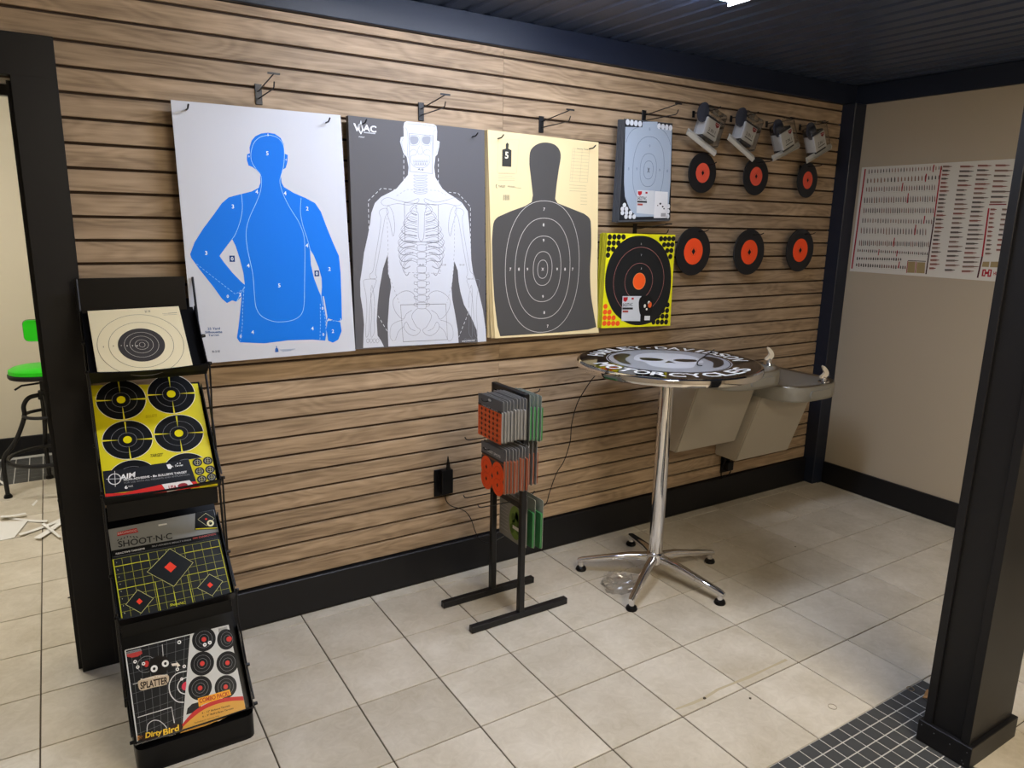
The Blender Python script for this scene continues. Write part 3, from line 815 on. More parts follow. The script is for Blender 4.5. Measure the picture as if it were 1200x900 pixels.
for k in range(4): S.line('lettering', S.P([(832, 610 + 26 * k), (884, 613 + 26 * k)]), 0.001, '#8c8674', 2)
S.build(t)

# hooks at poster corners and the empty ones above
for (lab, x, z) in (('black hook through the left corner of the blue silhouette target', *(lambda p: (p.x, p.z))(at_y(218.5, 129.5, YP))),
                    ('black hook through the right corner of the blue silhouette target', *(lambda p: (p.x, p.z))(at_y(382, 144.5, YP))),
                    ('black hook through the left corner of the skeleton target', *(lambda p: (p.x, p.z))(at_y(424.5, 146, YP))),
                    ('black hook through the right corner of the skeleton target', *(lambda p: (p.x, p.z))(at_y(553.5, 161, YP))),
                    ('black hook through the left corner of the cream target', *(lambda p: (p.x, p.z))(at_y(583.5, 163, YP))),
                    ('black hook through the right corner of the cream target', *(lambda p: (p.x, p.z))(at_y(690.5, 175, YP)))):
    peg_hook(lab, x, z, YP - 0.042)
for lab, x, z in (('empty black hook with label bar above the blue silhouette target', -0.055, 2.062), ('empty black hook with label bar above the skeleton target', 0.576, 2.062), ('empty black hook with label bar above the cream target', 1.158, 2.062)):
    peg_hook(lab, x, z, -0.13, plate=True, tplate=True)
peg_hook('black hook with label bar holding the silver target packs', 1.755, 2.142, -0.145, plate=True, tplate=True)
peg_hook('black hook with label bar holding the yellow target packs', 1.737, 1.607, -0.150, plate=True, tplate=True)

# =================================================================== PACKED TARGETS (silver, yellow)
CARD_E = mat('pack_edge_silver', '#4d5055', 0.3, spec=0.6)
def pack_label(S, part, tl, tr, br, bl, lay, splat):
    """white and grey retail label with red emblem"""
    S.fill(part, S.P([tl, tr, br, bl]), '#c9cccf', lay)
    def at(f, g): return (tl[0] + (tr[0]-tl[0])*f + (bl[0]-tl[0])*g, tl[1] + (tr[1]-tl[1])*f + (bl[1]-tl[1])*g)
    S.fill(part, S.P([at(0.02,0.46), at(0.58,0.46), at(0.58,0.54), at(0.02,0.54)]), '#2a2a2c', lay + 1)
    S.fill(part, S.P([at(0.04,0.05), at(0.28,0.04), at(0.27,0.16), at(0.16,0.24), at(0.05,0.18)]), '#b3252b', lay + 1)
    S.text(part, 'SHOOT\u00b7N\u00b7C', S.uv(at(0.29, 0.35)), abs(S.uv(at(0.56, 0))[0] - S.uv(at(0.03, 0))[0]), 0.017, '#26282a', lay + 1, bold=0.02)
    S.fill(part, S.P([at(0.04,0.58), at(0.34,0.58), at(0.34,0.66), at(0.04,0.66)]), '#a3453c', lay + 1)
    S.fill(part, S.P([at(0.48,0.06), at(0.6,0.06), at(0.6,0.14), at(0.48,0.14)]), '#b3252b', lay + 1)
    return at

def pack_stack(label0, labelr, group, corners, y, n, step, back_mat, dx):
    """n hanging packs, the front one printed; returns the front thing"""
    qs = [at_y(u, v, y) for u, v in corners]
    front = None
    for k in range(n):
        lab = label0 if k == 0 else labelr
        yy = y + step * k
        c = (qs[0] + qs[1] + qs[2] + qs[3]) / 4
        t = thing('target_pack', lab, 'target pack', (c.x + dx * k, yy, qs[3].z), group)
        bm = nb(); sh = Vector((dx * k + random.uniform(-0.004, 0.002) * (k > 0), step * k, random.uniform(-0.004, 0.003) * (k > 0)))
        loft(bm, [[p + sh for p in qs], [p + sh + Vector((0, step * 0.5, 0)) for p in qs]])
        obj('card', bm, back_mat, t)
        if k == 0: front = t
    return front, qs

t, qs = pack_stack('silver target pack with oval rings and white corner dots, front of its stack', 'silver target pack hidden behind the front silver pack', 'silver target packs on the slat wall', [(731.9, 139), (788.2, 144.5), (785.4, 258.5), (724.5, 260)], -0.015, 5, 0.0095, CARD_E, 0.0)
S = Sheet((0, -0.015, 0), (1, 0, 0), (0, 0, 1), gloss=True); S.zoom(715, 110, 5.811)
SB = '#a0adbd'
S.fill('face_print', S.P([(101,176),(425,203),(408,855),(60,862)]), '#23262b', 1)
S.fill('face_print', S.P([(103,225),(218,228),(222,190),(322,190),(322,235),(420,245),(410,600),(400,740),(380,800),(330,835),(180,838),(130,780),(100,700),(94,600)]), SB, 2)
for k in range(4):
    S.fill('dots', S.ellpx(105+28*k, 132+28*k, 172+4*k, 213+4*k, 16), '#cfd4da', 3); S.fill('dots', S.ellpx(320+26*k, 345+26*k, 200+4*k, 240+4*k, 16), '#cfd4da', 3)
for r_, cs in enumerate(((84,),(70,98),(70,98,126),(95,123,150))):
    for x in cs: S.fill('dots', S.ellpx(x, x+24, 742+26*r_, 774+26*r_, 14), '#d5d8dc', 4)
for k in range(3): S.fill('dots', S.ellpx(386-2*k, 406-2*k, 750+34*k, 782+34*k, 14), '#d5d8dc', 4)
GLN = '#56606e'
for l, r, a, b in ((228,292,457,580),(203,314,406,632),(153,365,290,745)): S.line('score_rings', S.ellpx(l, r, a, b, 48, 2.4), 0.0016, GLN, 3, True)
S.line('score_rings', S.P(sp([(108,330),(125,280),(160,240),(215,222)])), 0.0016, GLN, 3); S.line('score_rings', S.P(sp([(330,228),(375,265),(400,310),(410,350)])), 0.0016, GLN, 3)
S.text('score_rings', 'X', S.uv((260, 520)), 0.016, 0.022, '#2b3038', 4, bold=0.01)
for ch, x, y in (('8',125,510),('9',180,512),('9',335,520),('8',388,525),('9',268,355),('8',268,240)): S.text('score_rings', ch, S.uv((x, y)), None, 0.013, '#6e7a8c', 4)
at = pack_label(S, 'retail_label', (183,655),(300,660),(296,822),(178,812), 4, True)
S.fill('retail_label', S.P([(303,662),(392,668),(388,845),(295,845)]), '#d9d9da', 4)
for x, y, r in ((340,748,7),(356,768,6),(322,760,4),(365,782,5)): S.fill('retail_label', S.ellpx(x-r, x+r, y-r, y+r, 12), '#2b2c30', 5)
S.fill('retail_label', S.P([(345,812),(378,812),(376,836),(343,836)]), '#9a9a9c', 5)
S.build(t)

CARD_Y = mat('pack_edge_yellow', '#b4ad2a', 0.35, spec=0.6)
t, qs = pack_stack('yellow and black bullseye target pack with orange center, front of its stack', 'yellow edged target pack hidden behind the front yellow pack', 'yellow target packs on the slat wall', [(712.2, 273.6), (791, 275.8), (785, 381.5), (705, 384.5)], -0.015, 5, 0.0125, CARD_Y, 0.0)
S = Sheet((0, -0.015, 0), (1, 0, 0), (0, 0, 1), gloss=True); S.zoom(700, 260, 6.923)
YEL = '#e4df1c'
S.fill('face_print', S.P([(80,92),(632,105),(590,842),(32,862)]), YEL, 1)
S.fill('bullseye', S.P(sp([(355,113),(440,130),(520,190),(575,290),(597,410),(592,560),(560,680),(490,780),(410,825),(310,838),(220,810),(130,730),(80,620),(62,520),(70,400),(110,280),(180,180),(265,125)], True)), '#1c1e20', 2)
S.line('score_rings', S.ellpx(130,538,205,745,56,2.0), 0.0018, '#b0766f', 3, True)
S.line('score_rings', S.ellpx(222,447,335,628,48,2.0), 0.0018, '#b0766f', 3, True)
S.fill('bullseye', S.ellpx(288,387,415,548,36), '#ef5a22', 4); S.line('bullseye', S.ellpx(288,387,415,548,36), 0.0018, '#f6a56a', 5, True)
for y in (178, 270, 378): S.text('score_rings', str(6 + (y > 200) + (y > 300)), S.uv((355, y)), None, 0.009, '#b9bcc0', 4)
DD = '#191a1c'
for r_, n_ in enumerate((4, 3, 2, 1)):
    for k in range(n_):
        S.fill('dots', S.ellpx(82+37*k-5*r_, 118+37*k-5*r_, 100+49*r_, 145+49*r_, 16), DD, 3)
        S.fill('dots', S.ellpx(592-33*k-8*r_+6, 626-33*k-8*r_+6, 116+48*r_, 158+48*r_, 16), DD, 3)
for r_, n_ in enumerate((1, 2, 3, 4)):
    for k in range(n_):
        S.fill('dots', S.ellpx(47+36*k-3*r_, 82+36*k-3*r_, 665+46*r_, 706+46*r_, 16), '#ee5a26', 3)
        S.fill('dots', S.ellpx(552-34*k-4*r_, 585-34*k-4*r_, 653+46*r_, 695+46*r_, 16), DD, 3)
at = pack_label(S, 'retail_label', (203,602),(355,602),(345,805),(192,803), 5, True)
S.fill('retail_label', S.P(sp([(358,605),(335,640),(335,700),(345,750),(375,790),(405,790),(440,720),(445,640),(420,600)], True)), '#141517', 6)
for x, y, rx, ry in ((382,682,9,15),(397,708,7,9),(415,655,10,14)): S.fill('retail_label', S.ellpx(x-rx, x+rx, y-ry, y+ry, 12), '#e8e6d8', 7)
S.fill('retail_label', S.ellpx(408,438,648,696,20), '#e8622c', 7)
S.fill('retail_label', S.P([(380,762),(425,762),(423,798),(378,798)]), '#d7d8d8', 7)
S.build(t)

# =================================================================== BULLSEYE DISCS
def disc(label, px_, r, rin, y, hookpx, group, turn=0.0, col='#e0563f'):
    c = at_y(px_[0], px_[1], y)
    t = thing('bullseye_disc', label, 'target disc', (c.x, y, c.z - r), group)
    bm = nb(); lathe(bm, [(r - 0.001, 0.0), (r, 0.001), (r, 0.0055), (r - 0.001, 0.0065)], (c.x, y + 0.0065, c.z), 56, 'y')
    obj('disc', bm, mat('black_target_card', '#15161a', 0.5), t, True)
    S = Sheet((c.x, y, c.z), (1, 0, 0), (0, 0, 1))
    S.fill('orange_center', S.ell((0, 0), rin, rin, 40), col, 1)
    d = rin * 0.2
    S.fill('diamond', [(-d, 0), (0, -d * 1.3), (d, 0), (0, d * 1.3)], '#14151a', 2)
    S.line('diamond', S.ell((0, 0), d * 1.6, d * 1.6, 24), 0.001, '#b8432a', 2, True)
    for k in range(3): S.line('score_ring', S.ell((0, 0), rin + (r - rin) * (k + 1) / 4, rin + (r - rin) * (k + 1) / 4, 56), 0.0006, '#26272c', 1, True)
    S.build(t)
    if turn:
        t.rotation_euler = (0, 0, turn)
    return t
G8, G10 = 'small black bullseye discs', 'large black bullseye discs'
disc('small black disc with orange center, leftmost of the upper row', (823.5, 202.7), 0.099, 0.049, 0.035, None, G8)
disc('small black disc with orange center, middle of the upper row', (886.1, 206.7), 0.099, 0.049, 0.035, None, G8)
disc('small black disc with orange center, rightmost of the upper row, slightly turned', (946.5, 211.2), 0.098, 0.048, 0.035, None, G8, 0.07)
disc('large black disc with orange center, leftmost of the lower row', (812.6, 294.7), 0.124, 0.068, 0.035, None, G10, 0.0, '#ff5526')
disc('large black disc with orange center, middle of the lower row', (878.1, 295.5), 0.124, 0.067, 0.035, None, G10, 0.0, '#ff5526')
disc('large black disc with orange center, rightmost of the lower row', (937.8, 293.3), 0.123, 0.067, 0.035, None, G10, 0.0, '#ff5526')
def px_hook(label, p_tip, y_tip, group='black wire hooks in the slat wall', drop=0.012):
    p = at_y(p_tip[0], p_tip[1], y_tip)
    peg_hook(label, p.x, p.z - drop, y_tip, 0.012, 0.0018)
px_hook('black hook beside the upper left small disc', (839, 190), -0.02)
px_hook('black hook beside the upper middle small disc', (905, 187), -0.06)
px_hook('black hook beside the upper right small disc', (964, 192), -0.06)
px_hook('black hook above the large disc on the left', (830, 269), -0.03)
px_hook('black hook above the large disc in the middle', (894.5, 273), -0.03)
px_hook('black hook above the large disc on the right', (955, 272.5), -0.03)

# =================================================================== CLEAR BLISTER PACKS
def blister(label, box_c, rot, strip_c, srot, disc_off, hook_label, hook_tip, y=-0.03):
    c = Vector((box_c[0], y, box_c[1]))
    t = thing('blister_pack', label, 'blister pack', (c.x, y, c.z - 0.10), 'clear blister packs under the ceiling')
    U = Vector((math.cos(rot), 0, math.sin(rot))); V = Vector((-math.sin(rot), 0, math.cos(rot))); N = U.cross(V)
    bm = nb(); obb(bm, c - N * 0.028, U, V, N, 0.049, 0.044, 0.028, 0.002)
    bx = obj('white_carton', bm, mat('white_carton', '#d5d4d2', 0.5), t)
    S = Sheet(c, U, V)
    S.fill('emblem', [(0.012, 0.040), (0.044, 0.040), (0.042, 0.026), (0.028, 0.016), (0.014, 0.026)], '#8e2630', 1)
    S.fill('emblem', [(0.016, 0.034), (0.040, 0.034), (0.039, 0.030), (0.017, 0.030)], '#d8a0a0', 2)
    S.text('lettering', '2 IN 1', (0.004, -0.008), 0.050, 0.017, '#2c2c30', 1, bold=0.01)
    S.fill('lettering', [(-0.026, -0.024), (0.034, -0.024), (0.034, -0.029), (-0.026, -0.029)], '#55565a', 1)
    S.build(bx)
    bm = nb(); obb(bm, c - N * 0.03 + V * 0.05, U, V, N, 0.05, 0.007, 0.024, 0.002); obj('dark_tray', bm, mat('dark_tray', '#2c2e36', 0.4), t)
    bm = nb(); obb(bm, c - N * 0.03 - V * 0.050, U, V, N, 0.046, 0.006, 0.024, 0.002)
    obj('dark_tray', bm, mat('dark_tray', '#2c2e36', 0.4), t)
    dc = c + U * disc_off[0] + V * disc_off[1] - N * 0.01
    bm = nb(); ring0 = [dc + (U * math.cos(a) * 0.036 + V * math.sin(a) * 0.048) for a in [2 * math.pi * k / 28 for k in range(28)]]
    loft(bm, [ring0, [p - N * 0.010 for p in ring0]])
    obj('dark_disc', bm, mat('smoke_plastic', '#3a3d48', 0.35), t, True)
    U2 = Vector((math.cos(srot), 0, math.sin(srot))); V2 = Vector((-math.sin(srot), 0, math.cos(srot)))
    sc = Vector((strip_c[0], -0.012, strip_c[1]))
    bm = nb(); prof = [(-0.016, 0.0), (-0.016, 0.004), (0.0, 0.012), (0.016, 0.004), (0.016, 0.0)]
    loft(bm, [[sc + U2 * s_ + V2 * a + N * b for a, b in prof] for s_ in (-0.112, 0.112)])
    obj('pale_strip', bm, mat('pale_strip', '#b9b6ad', 0.35), t)
    # clear shell
    mid = c + V * 0.012
    bm = nb(); obb(bm, Vector((mid.x, y + 0.02, mid.z)), U, V, N, 0.070, 0.085, 0.034, 0.012, 2)
    obj('clear_shell', bm, CLEAR, t)
    h = at_y(hook_tip[0], hook_tip[1], -0.09)
    peg_hook(hook_label, h.x, h.z - 0.012, -0.09, 0.012, 0.0018)
    return t
d2r = math.radians
blister('clear blister pack with tilted white carton, first from the silver packs', (2.106, 2.088), d2r(-19), (2.056, 2.022), d2r(-24), (-0.075, 0.055), 'black hook holding the first clear blister pack', (844, 125))
blister('clear blister pack with tilted white carton, second from the silver packs', (2.380, 2.089), d2r(-19), (2.345, 2.016), d2r(-26), (-0.075, 0.055), 'black hook holding the second clear blister pack', (888.5, 131))
blister('clear blister pack with white carton, second from the dark corner post', (2.688, 2.084), d2r(27), (2.700, 2.020), d2r(22), (-0.035, 0.075), 'black hook holding the third clear blister pack', (930.5, 138))
blister('clear blister pack with white carton, nearest the dark corner post', (2.966, 2.092), d2r(26), (2.985, 2.030), d2r(24), (-0.04, 0.075), 'black hook holding the fourth clear blister pack', (970, 142))

# =================================================================== CARTRIDGE CHART ON THE RIGHT WALL
t = thing('wall_chart', 'white wall chart with rows of cartridges and red dividers', 'poster', (XR - 0.004, -0.47, 1.366), None)
bm = nb(); box(bm, XR - 0.004, XR - 0.001, -0.932, -0.018, 1.366, 1.976); obj('sheet', bm, mat('chart_paper', '#d3d0c8', 0.4, spec=0.4), t)
S = Sheet((XR - 0.004, 0, 0), (0, -1, 0), (0, 0, 1)); S.zoom(990, 180, 5.805)
RED = '#a01c2c'
S.line('red_divider', S.P([(140,105),(48,782)]), 0.009, RED, 1)
S.line('red_divider', S.P([(657,85),(610,430)]), 0.007, RED, 1); S.line('red_divider', S.P([(610,430),(552,820)]), 0.007, '#3a1a20', 1)
S.line('red_divider', S.P([(980,372),(935,700)]), 0.008, RED, 1); S.line('red_divider', S.P([(935,700),(903,845)]), 0.008, '#4a1a22', 1)
S.line('red_divider', S.P([(982,347),(1100,345)]), 0.006, '#7c2a30', 1)
rows_ = [(165,120,660,95,26,26,605),(155,183,640,160,22,30,553),(148,242,610,228,28,32,393),(135,315,612,305,30,38,430),(130,385,600,385,32,34,None),(122,452,590,462,28,28,542),(112,520,550,530,24,40,481),(100,605,570,615,36,34,336),(90,657,560,680,34,18,None),(85,712,380,718,20,18,None),(80,755,410,773,22,22,370)]
for (xa, ya, xb, yb, n_, h_, redx) in rows_:
    for k in range(n_):
        f = k / (n_ - 1); x = xa + (xb - xa) * f; y = ya + (yb - ya) * f
        hh = h_ * random.uniform(0.95, 1.35); hw = 3.3 * (1.3 if n_ < 24 else 1)
        col = random.choice(('#6d675f', '#4e4a46', '#7a6157', '#8a6a5a') if yb < 640 else ('#35322f', '#4e4a46', '#6b4c44'))
        S.fill('bullet_print', S.P([(x - hw, y + hh/2), (x - hw + 1, y - hh*0.15), (x + 0.8, y - hh/2), (x + hw + 1, y - hh*0.15), (x + hw, y + hh/2)]), col, 1)
        S.line('caption_print', S.P([(x - 4, y + hh/2 + 9), (x + 4, y + hh/2 + 9)]), 0.0016, '#b3aca4', 1)
    if redx: S.line('red_divider', S.P([(redx + 3, (ya + yb)/2 - h_*0.7 - 14), (redx - 5, (ya + yb)/2 + h_*0.7)]), 0.006, RED, 2)
for (x, y) in ((231, 672), (355, 680)): S.line('red_divider', S.P([(x + 3, y - 22), (x - 3, y + 20)]), 0.005, RED, 2)
cols_ = [((668,88),(575,780),26,40,62),((785,88),(680,792),23,62,90),((905,82),(795,800),24,70,105),((1025,80),(988,330),8,90,125),((990,380),(955,680),11,30,42),((1070,380),(1030,655),9,35,50)]
for (a, b, n_, w0, w1) in cols_:
    for k in range(n_):
        f = k / (n_ - 1); x = a[0] + (b[0]-a[0])*f; y = a[1] + (b[1]-a[1])*f; L = random.uniform(w0, w1) * 1.15; h_ = 6.5
        col = random.choice(('#6b5f57', '#5a524c', '#7d655a', '#86564c'))
        S.fill('cartridge_print', S.P([(x, y - h_), (x + L*0.62, y - h_), (x + L*0.7, y - h_*0.6), (x + L*0.85, y - h_*0.5), (x + L, y), (x + L*0.85, y + h_*0.5), (x + L*0.7, y + h_*0.6), (x + L*0.62, y + h_), (x, y + h_)]), col, 1)
        S.line('caption_print', S.P([(x, y + 11), (x + L*0.8, y + 11)]), 0.0015, '#c9a8a0', 1)
for q4 in ([(432,735),(480,735),(475,812),(424,810)], [(492,738),(548,740),(543,815),(485,812)], [(940,735),(985,735),(980,772),(932,770)], [(995,735),(1060,735),(1056,775),(988,773)]): S.fill('photo_panel', S.P(q4), '#9c8a63', 2)
S.line('photo_panel', S.P([(430,728),(552,733)]), 0.004, '#2c2626', 2); S.line('photo_panel', S.P([(487,735),(480,812)]), 0.004, RED, 3); S.line('photo_panel', S.P([(430,730),(420,812)]), 0.004, RED, 3)
S.fill('lettering', S.P([(938,787),(962,787),(960,803),(975,803),(977,787),(1002,788),(995,838),(970,838),(972,820),(957,820),(955,836),(930,834)]), RED, 2)
S.fill('lettering', S.P([(947,796),(954,796),(950,826),(942,826)]), '#d3d0c8', 3); S.fill('lettering', S.P([(985,796),(992,796),(987,828),(980,828)]), '#d3d0c8', 3)
S.textpx('lettering', 'HORNADY', (1012, 815), (1120, 818), 26, RED, 2, 0.03)
S.build(t)
# =================================================================== TIERED DISPLAY RACK (left)
RX0, RX1 = -0.670, -0.333
rk = thing('display_rack', 'tall black tiered wire display rack leaning by the doorway', 'display rack', (-0.507, -0.28, 0))
TIERS = [((-0.180, 1.133), (0.010, 1.310)), ((-0.270, 0.762), (0.000, 1.050)), ((-0.380, 0.405), (-0.148, 0.612)), ((-0.560, 0.095), (-0.375, 0.297))]
EXT = [0.05, 0.0, 0.085, 0.055]
frames = []
for k, (b, tp) in enumerate(TIERS):
    Vd = Vector((0, tp[0] - b[0], tp[1] - b[1])); L = Vd.length; Vd.normalize(); U = Vector((1, 0, 0)); N = U.cross(Vd)
    O = Vector((0, b[0], b[1])); frames.append((O, U, Vd, N, L))
    P_ = lambda u, v, n: O + U * u + Vd * v + N * n
    xc = (RX0 + RX1) / 2; hw = (RX1 - RX0) / 2
    bm = nb()
    obb(bm, P_(xc, (L + EXT[k] - 0.012) / 2, -0.016), U, Vd, N, hw, (L + EXT[k] + 0.012) / 2, 0.003)
    tray = obj('tray', bm, BLKPLASTIC, rk)
    # curved front lip: lower in the middle
    pts = [(RX0, -0.030), (RX1, -0.030)] + [(RX1 + (RX0 - RX1) * f, 0.026 - 0.014 * math.sin(math.pi * f)) for f in [q / 12 for q in range(13)]]
    bm = nb(); prism(bm, pts, P_(0, -0.010, 0), U, N, -0.002, 0.002)
    obj('front_lip', bm, BLKPLASTIC, tray)
    for sx in (RX0, RX1):
        bm = nb(); obb(bm, P_(sx, L * 0.45, 0.002), Vd, N, U, L * 0.45 + 0.012, 0.016, 0.0015); obj('side_flange', bm, BLKPLASTIC, tray)
for k in (1, 2):  # black sheets standing in for the shade below the middle tray lips
    b = TIERS[k][0]
    bm = nb(); box(bm, RX0 + 0.004, RX1 - 0.004, b[0] + 0.040, b[0] + 0.044, b[1] - 0.095, b[1] + 0.010); obj('shade_panel', bm, BLKPLASTIC, rk)
bm = nb(); box(bm, RX0 - 0.012, RX1 - 0.02, 0.018, 0.024, 1.27, 1.413, 0.001); obj('header_panel', bm, BLKPLASTIC, rk)
bm = nb(); pr2 = round_poly([(RX0, -0.30), (RX0, -0.59), (RX1, -0.59), (RX1, -0.30)], [0.01, 0.03, 0.03, 0.01], 4)
loft(bm, [[Vector((x, y, z)) for x, y in pr2] for z in (0.0, 0.082)]); obj('base_box', bm, BLKPLASTIC, rk, True)
for sx in (RX0 - 0.004, RX1 + 0.006):
    bm = nb(); tube(bm, [(sx, 0.020, 1.41), (sx, -0.02, 1.27), (sx, -0.19, 0.9), (sx, -0.30, 0.05)], 0.004, 8); obj('rear_rod', bm, BLKMETAL, rk)
    for k in range(3):
        O, U, Vd, N, L = frames[k]; O2, _, V2, _, L2 = frames[k + 1]
        a = O + N * 0.02; c_ = O2 + V2 * L2 * 0.42
        bm = nb(); tube(bm, [(sx, a.y, a.z), (sx, a.y + 0.006, a.z - 0.10), (sx, c_.y, c_.z)], 0.0032, 6); obj('side_rod', bm, BLKMETAL, rk)
        bm = nb(); tube(bm, [(sx, c_.y, c_.z), (sx, O2.y, O2.z + 0.02)], 0.0032, 6); obj('side_rod', bm, BLKMETAL, rk)
    for k in range(4):
        O, U, Vd, N, L = frames[k]
        for f in (0.0, 0.45):
            c_ = O + Vd * (L * f) + N * 0.012; s_ = 1 if sx > -0.5 else -1
            bm = nb(); cyl(bm, (sx - 0.003 * s_, c_.y, c_.z), (sx + 0.008 * s_, c_.y, c_.z), 0.0065, 0.005, 10); obj('knob', bm, BLKPLASTIC, rk)

def tier_item(k, name, label, cat, corners, reg, thick, m, gloss):
    O, U, Vd, N, L = frames[k]
    S = Sheet(O, U, Vd, gloss); S.zoom(*reg)
    q = S.P(corners)
    t = thing(name, label, cat, S.w(sum(p[0] for p in q) / 4, 0, 0) , 'targets on the tiered rack')
    bm = nb(); prism(bm, q, O, U, Vd, -thick, 0.0)
    obj('card', bm, m, t)
    return t, S
# ---- tier 1: cream bullseye sheets
t, S = tier_item(0, 'paper_target', 'small cream paper bullseye target on the top shelf of the rack', 'paper target', [(150,330),(862,292),(978,775),(233,835)], (80, 315, 6.667), 0.010, mat('ivory_card', '#e8dab2', 0.6), False)
for l, r, a, b, w_ in ((225,906,358,840,0.0012),(315,826,418,775,0.0012)): S.line('score_rings', S.ellpx(l, r, a, b, 56), w_, '#6f685a', 2, True)
S.fill('bullseye', S.ellpx(387,757,466,727,56), '#3c3836', 2)
for l, r, a, b in ((437,708,497,693),(480,665,527,660),(522,627,556,632),(555,600,576,614)): S.line('score_rings', S.ellpx(l, r, a, b, 48), 0.0011, '#c9c2b4', 3, True)
for x, ch, c_ in ((275,'5','#5a5347'),(352,'6','#5a5347'),(415,'7','#cfc9bc'),(460,'8','#e8e2d4'),(502,'9','#f2ede0'),(537,'10','#f2ede0')): S.text('score_numbers', ch, S.uv((x, 604 + (612-604)*(x<300))), None, 0.0052, c_, 4, bold=0.03)
for (a, b) in (((735,352),(850,345)),((742,362),(850,357)),((595,328),(640,325)),((780,348),(848,342))): S.line('lettering', S.P([a, b]), 0.0010, '#8d8470', 2)
S.textpx('lettering', 'B-8', (600, 338), (640, 334), 12, '#7a725f', 2)
S.build(t)
# ---- tier 2: yellow and black sheets
t, S = tier_item(1, 'target_pack', 'yellow target pack with black bullseyes and red striped label on the rack', 'target pack', [(82,108),(708,98),(826,690),(166,765)], (90, 430, 5.0), 0.010, mat('yellow_card', '#e2d514', 0.4), True)
def aim_eye(c, rx, ry, clip=None):
    l, r, a, b = c[0]-rx, c[0]+rx, c[1]-ry, c[1]+ry
    def E(f, n=56):
        e = S.ellpx(c[0]-rx*f, c[0]+rx*f, c[1]-ry*f, c[1]+ry*f, n)
        if clip is not None:
            e = [(u, max(min(v, clip[1]), clip[0])) for u, v in e]
        return e
    S.fill('bullseyes', E(1.0), '#f1efe2', 1); S.fill('bullseyes', E(0.975), '#17181a', 2)
    S.line('score_rings', E(0.64), 0.0010, '#8f9094', 3, True); S.line('score_rings', E(0.36), 0.0010, '#8f9094', 3, True)
    if clip is None:
        S.fill('bullseyes', S.ellpx(c[0]-26, c[0]+26, c[1]-21, c[1]+21, 32), '#e3d711', 5)
        for (p, q_) in (((-1,0.06),(-0.3,0.02)),((1,-0.06),(0.3,-0.02)),((0.13,0.98),(0.05,0.3)),((-0.10,-0.9),(-0.04,-0.3))):
            A = (c[0]+p[0]*rx, c[1]+p[1]*ry); B = (c[0]+q_[0]*rx, c[1]+q_[1]*ry)
            dx_, dy_ = B[0]-A[0], B[1]-A[1]; Ln = math.hypot(dx_, dy_); nx, ny = -dy_/Ln*5, dx_/Ln*5
            S.fill('bullseyes', S.P([(A[0]+nx,A[1]+ny),(A[0]-nx,A[1]-ny),B]), '#e8de3a', 4)
aim_eye((297,428),152,116); aim_eye((598,390),148,112)
top_v = S.uv((250, 105))[1]
aim_eye((259,194),150,118) ; aim_eye((553,160),142,116)
lab_v = S.uv((330, 590))[1]
aim_eye((328,655),150,112,(S.uv((328,600))[1],9)); aim_eye((642,610),140,108,(S.uv((640,545))[1],9))
S.textpx('lettering', 'BULLSEYE', (405, 292), (470, 284), 18, '#c8b71a', 3, 0.02, 0.2); S.textpx('lettering', 'TARGET', (430, 522), (505, 514), 18, '#6e6820', 3, 0.02, 0.2)
S.fill('retail_label', S.P([(152,612),(300,598),(450,572),(655,542),(700,675),(510,700),(300,730),(168,748)]), '#26282d', 4)
S.fill('retail_label', S.P([(166,745),(280,738),(500,690),(700,672),(720,705),(480,740),(280,765),(168,765)]), '#d8342f', 5)
S.fill('retail_label', S.P([(497,690),(660,665),(690,700),(530,735)]), '#e9e4e0', 6)
S.textpx('retail_label', 'USA', (538,708), (585,703), 20, '#b32a30', 7, 0.03)
S.fill('retail_label', S.ellpx(590,650,682,712,20), '#9a3038', 7)
S.line('retail_label', S.ellpx(185,258,628,690,32), 0.0028, '#e6e6e6', 6, True); S.line('retail_label', S.P([(172,660),(275,656)]), 0.0016, '#e6e6e6', 7); S.line('retail_label', S.P([(222,612),(226,704)]), 0.0016, '#e6e6e6', 7)
S.textpx('retail_label', 'AIM', (252,650), (342,631), 30, '#f0f0f0', 7, 0.03, 0.25)
S.textpx('retail_label', 'NON-ADHESIVE - 8in BULLSEYE TARGET', (275,664), (645,617), 13, '#e8e8e8', 7, 0.03)
S.textpx('retail_label', 'FOR USE WITH ALL FIREARMS AND AMMUNITION', (278,682), (660,632), 10, '#8d8f94', 7)
S.textpx('retail_label', '6', (280,709), (298,706), 20, '#f0f0f0', 7, 0.04); S.textpx('retail_label', 'PACK', (303,703), (330,699), 10, '#d0d0d0', 7, 0.02)
S.fill('retail_label', S.P([(525,575),(545,570),(560,585),(550,600),(535,598)]), '#f0f0f0', 6); S.textpx('retail_label', 'Dr. Target', (545,588), (622,578), 15, '#e8e8e8', 7, 0.02, 0.2)
for x, y in ((590,568),(605,566),(612,580)): S.fill('retail_label', S.ellpx(x-4, x+4, y-3, y+3, 8), '#f0f0f0', 6)
S.fill('retail_label', S.P([(672,545),(760,532),(800,662),(700,676)]), '#d8cc18', 5)
for x, y in ((707,562),(768,552),(720,613),(781,603),(733,660),(790,648)):
    S.fill('retail_label', S.ellpx(x-30, x+28, y-24, y+23, 28), '#2a2b2c', 6); S.line('retail_label', S.ellpx(x-18, x+17, y-14, y+14, 24), 0.001, '#c9c9c9', 7, True)
    S.line('retail_label', S.P([(x-20,y+1),(x+19,y-1)]), 0.001, '#d5d090', 8); S.line('retail_label', S.P([(x-1,y-17),(x+1,y+17)]), 0.001, '#d5d090', 8)
S.build(t)
